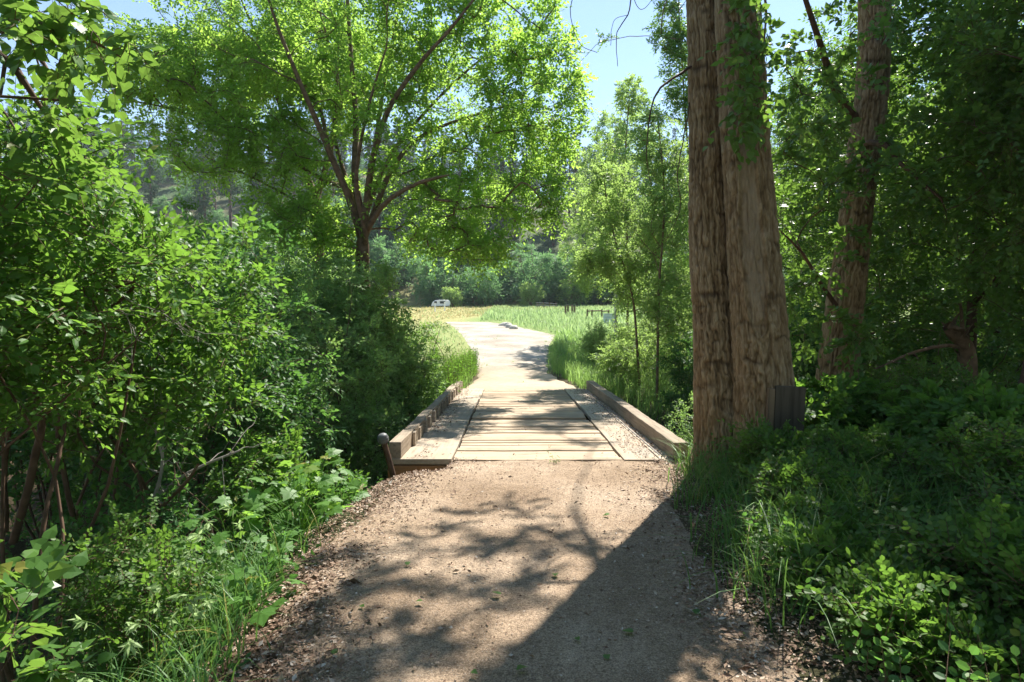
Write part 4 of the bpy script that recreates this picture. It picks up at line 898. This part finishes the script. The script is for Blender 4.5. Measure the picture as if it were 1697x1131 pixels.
# nettle-like weeds on the left beyond the bridge
b = Buf(); x, y = scatter(rg, 4200, -5.0, -1.0, 15.5, 25, lambda x, y: (x < PL(y) - .1)); hh = rg.uniform(.35, 1.15, len(x)) * np.clip(1.25 - (y - 15.5) * .07, .5, 1)
o = np.stack([x, y, H(x, y)], -1); d = rg.normal(0, .12, o.shape) + Z
twigs(b, o, d, hh * 1.15, 16, .085, rg, T_NA, 70, .02, wood=.005, up=.2)
tag(b.build('tall_weeds', [M['shrub'], M['twig']]), 'tall dark leafy weeds left of the road beyond the bridge', 'weeds', kind='stuff')
# undergrowth near: many small leafy shoots both sides
b = Buf()
x, y = scatter(rg, 5200, -11, -1.3, 1.0, 17, lambda x, y: (x < PL(np.minimum(y, 8)) - .2 - .5 * (y > 7.5))); o = np.stack([x, y, H(x, y)], -1); d = rg.normal(0, .45, o.shape) + Z
twigs(b, o, d, rg.uniform(.15, .5, len(x)), 8, .055, rg, T_OV, 60, .1, wood=.003)
x, y = scatter(rg, 3600, 1.4, 9, 1.5, 15, lambda x, y: (x > PR(np.minimum(y, 8)) + .2 + .5 * (y > 7.5))); o = np.stack([x, y, H(x, y)], -1); d = rg.normal(0, .45, o.shape) + Z
twigs(b, o, d, rg.uniform(.15, .5, len(x)), 8, .045, rg, T_RO, 60, .1, wood=.003)
tag(b.build('undergrowth', [M['shrub2'], M['twig']]), 'low leafy green undergrowth covering the ground on both banks', 'undergrowth', kind='stuff')

# big lobed leaf plants on the left edge
GLp = 'lobed leaf plants along the left path edge'
def lobed_plant(label, x, y, n, size, seed, hgt=.45, r=.3):
    rng = np.random.RandomState(seed); base = gp(x, y); root = empty('lobed_leaf_plant', base, label, 'plant', GLp)
    b = Buf(); lf = Buf(); a = rng.uniform(0, 6.28, n); rr = r * np.sqrt(rng.uniform(0, 1, n)); h = hgt * rng.uniform(.45, 1.1, n) * (1.1 - .4 * rr / r)
    tip = base + np.stack([np.cos(a) * rr, np.sin(a) * rr, h], -1)
    for t in tip:
        q = spline([base + (t - base) * [.15, .15, 0], base + (t - base) * [.5, .5, .7], t], 7); V, F = tube(q, np.linspace(.004, .002, 7), 4); b.add(V, F)
    b.build('stem', M['weed'], root, base, smooth=True)
    d = np.stack([np.cos(a), np.sin(a), -.15 + rng.normal(0, .25, n)], -1) + rng.normal(0, .25, (n, 3)); nv = Z + rng.normal(0, .3, (n, 3)) + np.array([0, -.25, 0])
    leaves(lf, tip, d, nv, size * rng.uniform(.6, 1.2, n), T_LO, rng.uniform(0, 1, n)); lf.build('foliage', M['lobed'], root, base)
for lb, x, y, n, s_, sd, h, r in [('bright maple like plant below the left kerb end', -2.05, 6.2, 60, .17, 1, .75, .45), ('sunlit lobed leaf plant halfway up the left path edge', -1.95, 5.35, 60, .16, 2, .7, .4), ('lobed leaf plant above the arching grass', -2.15, 4.6, 45, .16, 3, .65, .4),
                                   ('single clump with one very large lobed leaf at the path edge', -1.6, 3.7, 12, .17, 4, .24, .2), ('lobed leaf plant behind the sunlit ones', -2.55, 5.8, 50, .16, 5, .8, .45), ('small lobed leaf plant close to the capped pipe', -2.1, 7.2, 45, .13, 6, .5, .4), ('low lobed leaf plant in the grass', -1.85, 4.15, 20, .13, 7, .35, .3)]:
    lobed_plant(lb, x, y, n, s_, 400 + sd, h, r)

# seed heads of the foreground grass
b = Buf(); x, y = scatter(rg, 34, -2.3, -1.5, 2.2, 4.2); n = len(x); a = rg.uniform(-1, 1, n) - 1.2; h = rg.uniform(.45, .8, n)
for i in range(n):
    p0 = gp(x[i], y[i]); q = spline([p0, p0 + [.05 * math.cos(a[i]), .05 * math.sin(a[i]), h[i] * .7], p0 + [.22 * math.cos(a[i]), .22 * math.sin(a[i]), h[i] * .95]], 8); V, F = tube(q, .0016, 3); b.add(V, F, 0, .8)
    m_ = 9; t = rg.uniform(.7, 1, m_); c = q[-1] + (q[-3] - q[-1]) * (1 - t)[:, None] * 2; leaves(b, c, rg.normal(0, .5, (m_, 3)) - Z * .6 + nrm(q[-1] - q[-3]), rg.normal(size=(m_, 3)), np.full(m_, .055), T_NA, np.full(m_, .9))
tag(b.build('seed_grass', M['fgrass']), 'pale drooping seed heads rising from the left foreground grass', 'grass', kind='stuff')

# field grass
b = Buf()
x, y = scatter(rg, 46000, -14, 40, 30, 102, lambda x, y: (x > np.where(y < 56, np.maximum(PR(y) + .3, 0), -3 + (y - 56) * .0)) * (x < y * .55) * (y < 97))
blades(b, x, y, rg.uniform(.35, .8, len(x)) * (1 - .5 * (y > 75)), rg.uniform(.03, .06, len(x)) * (1 + y / 60), rg, .4, 2)
tag(b.build('field_grass', M['fgrass']), 'pale green tall grass of the open field beyond the road', 'grass', kind='stuff')
b = Buf()
x, y = scatter(rg, 26000, -30, 12, 23, 104, lambda x, y: (x < np.where(y < 55, PL(y) - .2, 4 + (y - 80) * .5)) & (x > -y * .6))
kk = rg.uniform(0, 1, len(x)) < .75 * (1 - sm((y - 40) / 25)) + .12
blades(b, x[kk], y[kk], rg.uniform(.1, .34, kk.sum()), rg.uniform(.02, .05, kk.sum()) * (1 + y[kk] / 60), rg, .5, 2, key=1); x, y = x[~kk], y[~kk]
blades(b, x, y, rg.uniform(.1, .32, len(x)), rg.uniform(.02, .05, len(x)) * (1 + y / 60), rg, .5, 2)
x, y = scatter(rg, 900, -6, 4, 19, 54, lambda x, y: (x > PL(y)) * (x < PR(y)) * np.clip(np.exp(-(np.minimum(x - PL(y), PR(y) - x) / .35) ** 2) * .9 + .25 * (vn(xy3(x, y), .8, 93) > .35), 0, 1)); x, y = clumps(rg, x, y, 10, .07)
blades(b, x, y, rg.uniform(.04, .16, len(x)), rg.uniform(.012, .03, len(x)), rg, .7, 2, key=1)
tag(b.build('dry_grass', [M['dgrass'], M['fgrass']]), 'short yellowing grass left of the road and across the far field', 'grass', kind='stuff')

# ------------------------------------------------------------------ litter, pebbles, green fallen leaves
b = Buf(); rg = np.random.RandomState(12)
def onpath(n, dens, y0=1.6, y1=8.0):
    y = rg.uniform(y0, y1, n) ** 1.0; l, r = PL(y), PR(y); u = rg.uniform(-.25, 1.55, n); x = l + (r - l) * u; k = rg.uniform(0, 1, n) < dens(u, x, y); return x[k], y[k]
x, y = onpath(120000, lambda u, x, y: np.clip(np.exp(-(u / .12) ** 2) * 1.1 + np.exp(-((1 - np.minimum(u, 1)) / .1) ** 2) * 1.0 * np.clip(1.6 - u, 0, 1) ** .5 + .02, 0, 1) * (.35 + .65 * (vn(xy3(x, y), 2.3, 88) > -.2)))
x2, y2 = scatter(rg, 5200, 1.55, 2.15, 7.9, 17, lambda x, y: np.clip((x - 1.5) / .5 + .3 * vn(xy3(x, y), 2, 89), 0, 1)); x3, y3 = scatter(rg, 2600, -1.45, -1.1, 7.95, 17, lambda x, y: np.clip((-.95 - x) / .45, 0, 1) * (vn(xy3(x, y), 1.3, 90) > -.35))
x4, y4 = scatter(rg, 1500, -1.4, 1.95, 7.95, 17, lambda x, y: np.clip(np.exp(-(y - 7.95) / .35) + .8 * np.exp(-(17 - y) / .8) + .12, 0, 1)); x2 = np.concatenate([x2, x4]); y2 = np.concatenate([y2, y4])
xx = np.concatenate([x, x2, x3]); yy = np.concatenate([y, y2, y3])
zz = H(xx, yy); zz[len(x):] = deckz(yy[len(x):]) + .012
zz = zz + rg.uniform(.004, .022, len(xx))
n = len(xx); d = rg.normal(0, 1, (n, 3)) * [1, 1, .25]; nv = Z + rg.normal(0, .45, (n, 3))
leaves(b, np.stack([xx, yy, zz], -1), d, nv, rg.gamma(3, .006, n) + .008, T_DI, rg.uniform(0, 1, n) ** 1.35)
tag(b.build('leaf_litter', M['litter']), 'dry brown and grey leaf litter strewn over the path edges and bridge', 'leaf litter', kind='stuff')
b = Buf(); x, y = onpath(26000, lambda u, x, y: .7 + .3 * (np.abs(u - .5) > .3), 1.6, 8); n = len(x)
ico = nrm(np.array([[0, 0, 1], [1, 0, .1], [0, 1, -.1], [-1, 0, .1], [0, -1, 0], [0, 0, -1.]])); fi = np.array([[0, 1, 2], [0, 2, 3], [0, 3, 4], [0, 4, 1], [5, 2, 1], [5, 3, 2], [5, 4, 3], [5, 1, 4]])
sz = rg.gamma(2.0, .0014, n) + .0012; V = np.stack([x, y, H(x, y) + .004], -1)[:, None] + sz[:, None, None] * ico[None] * rg.uniform(.6, 1.3, (n, 6, 1)) * [1, 1, .65]
b.add(V.reshape(-1, 3), ((np.arange(n) * 6)[:, None, None] + fi[None]).reshape(-1, 3), 0, np.repeat(rg.uniform(.2, 1, n), 8))
tag(b.build('pebbles', M['stone']), 'tiny pebbles and grit scattered over the dirt path', 'pebbles', kind='stuff')
# fallen green leaves one can count
b = Buf()
lf0 = None
for k, (px, py) in enumerate([(1050, 1052), (1002, 1097), (920, 955), (598, 1008), (870, 1110), (672, 940), (1010, 855), (1110, 815), (955, 1062), (1150, 1015), (560, 1085), (1235, 1055), (782, 1118), (700, 1000), (830, 990)]):
    q = upsun(px, py, 0)
    bb = Buf(); leaves(bb, np.zeros((1, 3)), np.array([[1., 0, 0]]), np.array([[0, 0, 1.]]), np.array([.058]), T_HE, np.array([.3 + .05 * (k % 9)]))
    if lf0 is None: lf0 = bb.build('fallen_leaf', M['cotton']); o = lf0
    else: o = lf0.copy(); C.objects.link(o)
    o.location = (q[0], q[1], q[2] + .018); o.rotation_euler = (rg.uniform(-.25, .25), rg.uniform(-.25, .25), rg.uniform(0, 6.28)); s_ = rg.uniform(.55, 1.1); o.scale = (s_, s_, s_)
    tag(o, 'small fallen green leaf lying on the dirt path', 'leaf', 'fallen green leaves on the path')
# sprig in front of the deck
shrub('tiny green seedling at the near edge of the bridge deck', .55, 7.72, -.24, .07, leaf='weed', size=.02, T=T_DI, n=7, nt=2, Lf=4, ln=.045, seed=501, zb=.1, sr=.002, ns=3, cat='plant', name='seedling')

# ------------------------------------------------------------------ far field things
def fp(px, Yd, dz=0): return gp((px - 848.5) / 1000 * Yd, Yd, dz)
tr = empty('camper_trailer', fp(731, 92), 'small white rounded camper trailer parked at the far field edge', 'trailer')
b = Buf(); L_, Wd, Hh = 3.6, 2.0, 1.55
prof = [(-1.8, .5), (-1.75, .95), (-1.55, 1.4), (-1.1, 1.72), (-.4, 1.82), (.1, 1.88), (.6, 1.84), (1.3, 1.8), (1.7, 1.65), (1.8, 1.3), (1.78, .8), (1.6, .5)]
pv = np.array(prof); n = len(pv)
for s_ in (-1, 1):
    for inset, wy in ((0, .92), (.06, 1.0)):
        pass
rings = []
cpt = pv.mean(0)
for wy, scl in ((-1.0, .93), (-.92, 1), (.92, 1), (1.0, .93)):
    q = cpt + (pv - cpt) * scl; rings.append(np.stack([q[:, 0], np.full(n, wy), q[:, 1]], -1))
V = np.concatenate(rings + [np.array([[cpt[0], -1.0, cpt[1]], [cpt[0], 1.0, cpt[1]]])]); F = grid_faces(n, 4, True); b.add(V, F)
b.F[(0, 3)] = [np.array([[4 * n, (i + 1) % n, i] for i in range(n)] + [[4 * n + 1, 3 * n + i, 3 * n + (i + 1) % n] for i in range(n)])]; b.R[(0, 3)] = [np.full(2 * n, .5)]
b.build('body', M['white'], tr)
for x_, w_, z_, h_ in ((.35, 1.0, 1.28, .42), (-1.0, .5, 1.3, .36)):
    b = Buf(); box(b, (x_, -1.0, z_), (w_, .05, h_)); wdw = b.build('window', M['glass'], tr)
    b = Buf(); box(b, (x_, -1.01, z_ + h_ / 2 + .03), (w_ + .1, .06, .05)); box(b, (x_, -1.01, z_ - h_ / 2 - .03), (w_ + .1, .06, .05)); b.build('frame', M['metal'], wdw)
for x_ in (.3,):
    for y_ in (-.95, .95):
        b = Buf(); V, F = tube([(x_, y_ - .1, .33), (x_, y_ + .1, .33)], .33, 20); b.add(V, F); c0 = len(V); wq = b.build('wheel', M['tyre'], tr, smooth=True)
b = Buf(); box(b, (-2.2, 0, .5), (1.0, .1, .1)); box(b, (0, 0, .47), (3.2, 1.6, .08)); b.build('drawbar', M['metal'], tr)
tr.rotation_euler = (0, 0, rad(4)); tr.scale = (.78, .78, .7); tr.location.z -= .25
# grey green low machine in front of it
for k, (px, py_) in enumerate([(721, 76), (737, 78)]):
    o = empty('marker_post', fp(px, py_), ('pale marker post left of the camper trailer' if k == 0 else 'pale marker post in front of the camper trailer'), 'post')
    b = Buf(); box(b, (0, 0, .5), (.12, .12, 1.1)); box(b, (0, 0, 1.08), (.16, .16, .08)); b.build('shaft', M['white'], o)
# pale bush right of trailer
def farshrub(seed, leaf, h=4, r=2.2, n=70):
    rng = np.random.RandomState(seed); root = bpy.data.objects.new('far_shrub', None); C.objects.link(root); root['category'] = 'shrub'
    sk = Sk(); stems(6, r * .6, h, .06)(sk, np.zeros(3), rng); bl = [(0, 0, h * .5, r, r, h * .5, 1), (r * .4, 0, h * .35, r * .8, r * .8, h * .35, .6), (-r * .5, 0, h * .6, r * .6, r * .6, h * .35, .5)]
    sk.grow(inblob(rng, n, bl, .2), rng, .6, .3); sk.radii(.015); b = Buf(); sk.mesh(b, 4, big=5); b.build('stem', M['bark'], root, smooth=True)
    c = Buf(); crown(sk, c, rng, 10, .8, 7, .26, T_DI, droop=.3, wood=0); c.build('foliage', [M[leaf], M['twig']], root); return root
fsA, fsB, fsC = farshrub(601, 'far'), farshrub(602, 'far', 5.5, 3, 100), farshrub(603, 'young', 4.0, 1.9, 60)
used = set()
def place(src, loc, rz, s_, label, group):
    if src.name not in used:
        used.add(src.name); o = src; o.location = [float(a) for a in loc]; o.rotation_euler = (0, 0, rz); o.scale = (s_,) * 3; o['label'] = label; o['group'] = group; return o
    return copy_tree(src, loc, rz, s_, label, group)
rg = np.random.RandomState(33)
GF = 'shrubs along the far edge of the field'
place(fsC, fp(750, 93.5), .4, .85, 'pale grey green bush right beside the camper trailer', GF)
place(fsC, fp(880, 95), 1.4, 1.05, 'pale bush at the far field edge left of the rail fence', GF)
place(fsB, fp(790, 97), 2.2, 1.25, 'big pale willow like bush at the far field edge right of the trailer', GF)
place(fsC, fp(955, 98), 3.2, 1.5, 'rounded light green bush behind the fence posts', GF)
for k in range(76):
    px = rg.uniform(600, 1230) if k < 58 else rg.uniform(150, 600); Yd = rg.uniform(98, 120)
    place((fsA, fsB)[k % 2], fp(px, Yd), rg.uniform(0, 6), rg.uniform(.8, 1.9), 'green shrub in the row along the foot of the far hill', GF)
for k in range(60):
    Yd = rg.uniform(118, 240); x_ = Yd * rg.uniform(-.75, -.15)
    place((fsA, fsB)[k % 2], gp(x_, Yd), rg.uniform(0, 6), rg.uniform(1.0, 2.0), 'green scrub clump on the open slope of the left hill', 'scrub on the left hill')
# rail fence and posts
fo = fp(890, 88);  fe = empty('rail_fence', fo, 'grey low rail fence in the far field', 'fence')
x0 = 0
for k in range(4):
    b = Buf(); box(b, (k * 1.7, k * .5, .5), (.14, .14, 1.2)); b.build('post', M['post'], fe)
for z_ in (.55, .95):
    b = Buf(); V, F = tube([(-.3, -.1, z_ + .05), (2.6, .8, z_), (5.4, 1.6, z_ - .1)], .06, 8); b.add(V, F); b.build('rail', M['metal'], fe)
f2 = fp(973, 58); fe2 = empty('post_and_rail_fence', f2, 'brown post and rail fence at the right of the field', 'fence')
for k, (x_, y_) in enumerate([(0, 0), (.65, 1), (2.0, 3), (3.0, 5)]):
    b = Buf(); box(b, (x_, y_ * .3, .55), (.16, .16, 1.35 - .1 * (k % 2))); b.build('post', M['post'], fe2)
for (a0_, a1_, z_) in (((0, 0), (.65, .3), 1.0), ((.65, .3), (2.0, .9), 1.02), ((2.0, .9), (3, 1.5), 1.0)):
    b = Buf(); V, F = tube([(a0_[0], a0_[1] - .08, z_), (a1_[0], a1_[1] - .08, z_ + .03)], .08, 8); b.add(V, F); b.build('rail', M['post'], fe2)
for k, (px, Yd, s_) in enumerate([(937, 66, 1), (941, 65, 1.1), (948, 68, 1.05), (952, 66, 1)]):
    o = empty('fence_post', fp(px, Yd), ('first', 'second', 'third', 'fourth')[k] + ' from the left of the four short brown posts in the field', 'post', 'loose posts in the field'); b = Buf(); box(b, (0, 0, .5 * s_), (.2, .2, 1.25 * s_)); ob = b.build('shaft', M['post'], o)
    b = Buf(); box(b, (0, 0, 1.14 * s_), (.24, .24, .05)); b.build('cap', M['metal'], o)
u = fp(1010, 52); ut = empty('utility_box', u, 'pale blue slatted box standing right of the rail fence', 'box')
b = Buf(); box(b, (0, 0, .45), (.95, .7, .9)); b.build('body', M['blue'], ut)
for k in range(3):
    b = Buf(); box(b, (0, -.37, .25 + .25 * k), (.85, .04, .06)); b.build('slat', M['white'], ut)
b = Buf(); box(b, (0, 0, .93), (1.05, .8, .06)); b.build('lid', M['white'], ut)
fe.scale = (.55, .55, .8); fe2.scale = (.75, .75, .8)
# pale stones along the road edge
for k, (px, Yd) in enumerate([(835, 50), (845, 47.5), (851, 46), (842, 49)]):
    rr = np.random.RandomState(700 + k); b = Buf(); nlat, nlon = 7, 10; la = np.linspace(0, math.pi, nlat); lo_ = np.linspace(0, 2 * math.pi, nlon, endpoint=False); A, B_ = np.meshgrid(lo_, la)
    V = np.stack([np.sin(B_) * np.cos(A), np.sin(B_) * np.sin(A), np.cos(B_)], -1).reshape(-1, 3); V = V * (1 + .3 * vn(V + k * 3, 1.6, 91))[:, None] * [.4, .3, .25]; b.add(V, grid_faces(nlon, nlat, True))
    o = b.build('boulder', M['pale'], smooth=True); o.location = fp(px, Yd, .05); tag(o, 'pale boulder at the grassy edge of the gravel road', 'boulder', 'pale boulders by the road')

# ------------------------------------------------------------------ pines on the hills
def pine(seed, h=20, n_tier=26, r=2.6, bare_=.2):
    rng = np.random.RandomState(seed); root = bpy.data.objects.new('pine_tree', None); C.objects.link(root); root['category'] = 'tree'
    b = Buf(); V, F = tube([(0, 0, -1), (.05, 0, h * .3), (0, .06, h * .7), (0, 0, h)], [.32, .24, .13, .02], 7); b.add(V, F)
    c = Buf(); O = []; D = []; LN = []
    for t in range(n_tier):
        f = bare_ + (1 - bare_) * (t + rng.uniform(0, 1)) / n_tier; z_ = h * f; rl = r * (1 - f) ** .75 * rng.uniform(.6, 1.15) + .25
        for k in range(rng.randint(4, 8)):
            a = rng.uniform(0, 6.28); d = np.array([math.cos(a), math.sin(a), rng.uniform(-.25, .15)]); L0 = rl * rng.uniform(.6, 1.1)
            V, F = tube([(0, 0, z_), d * L0 * .9 + [0, 0, z_ - .1 * L0]], [.03, .008], 3); b.add(V, F)
            m_ = max(3, int(L0 * 6)); s_ = rng.uniform(.15, 1, m_)[:, None]
            O.append(d * L0 * s_ + [0, 0, z_] - Z * .1 * L0 * s_ + rng.normal(0, .12, (m_, 3))); D.append(d + rng.normal(0, .6, (m_, 3)))
    b.build('trunk', M['pbark'], root, smooth=True)
    O = np.concatenate(O); D = np.concatenate(D)
    twigs(c, O, D, .55, 6, .42, rng, T_NA, 45, .1, wood=0, jit=.4); c.build('crown', [M['needle'], M['twig']], root); return root
pines = [pine(801, 20), pine(802, 23, 30, 2.4, .3), pine(803, 17, 24, 2.8, .1), pine(804, 22, 22, 3.1, .35)]
placed = []
def try_pines(n, x0f, x1f, y0, y1, label, group, mind, smin=.75, smax=1.15, dens=None):
    cnt = 0
    for _ in range(n * 12):
        if cnt >= n: break
        Yd = rg.uniform(y0, y1); x_ = Yd * rg.uniform(x0f, x1f)
        if dens and not dens(x_, Yd): continue
        if any((x_ - a) ** 2 + (Yd - b_) ** 2 < mind ** 2 for a, b_ in placed): continue
        placed.append((x_, Yd)); place(pines[rg.randint(4)], gp(x_, Yd, -.2), rg.uniform(0, 6), rg.uniform(smin, smax), label, group); cnt += 1
GP = 'pines on the far hills'
try_pines(115, -.22, .38, 106, 215, 'dark pine standing in the forest on the hillside straight ahead', GP, 3.2)
try_pines(68, -.9, -.22, 250, 350, 'bluish pine on the high ridge at the upper left', GP, 5.5, .8, 1.2)
try_pines(85, -.85, -.2, 125, 280, 'pine on the open slope of the left hill', GP, 5.5, .85, 1.25)
try_pines(25, .38, .9, 105, 190, 'pine on the hill behind the right wood', GP, 8)

# ------------------------------------------------------------------ haze
hz = Buf(); box(hz, (0, 420, 55), (1500, 1000, 190))
m = bpy.data.materials.new('thin_haze'); m.use_nodes = True; nt = m.node_tree; nt.nodes.clear()
out = nt.nodes.new('ShaderNodeOutputMaterial'); vol = nt.nodes.new('ShaderNodeVolumePrincipled'); vol.inputs['Density'].default_value = .0003
vol.inputs['Color'].default_value = (.82, .9, 1, 1); vol.inputs['Anisotropy'].default_value = 0
L(nt, vol.outputs[0], out.inputs['Volume'])
HAZE = True
if HAZE: tag(hz.build('haze', m), kind='stuff')
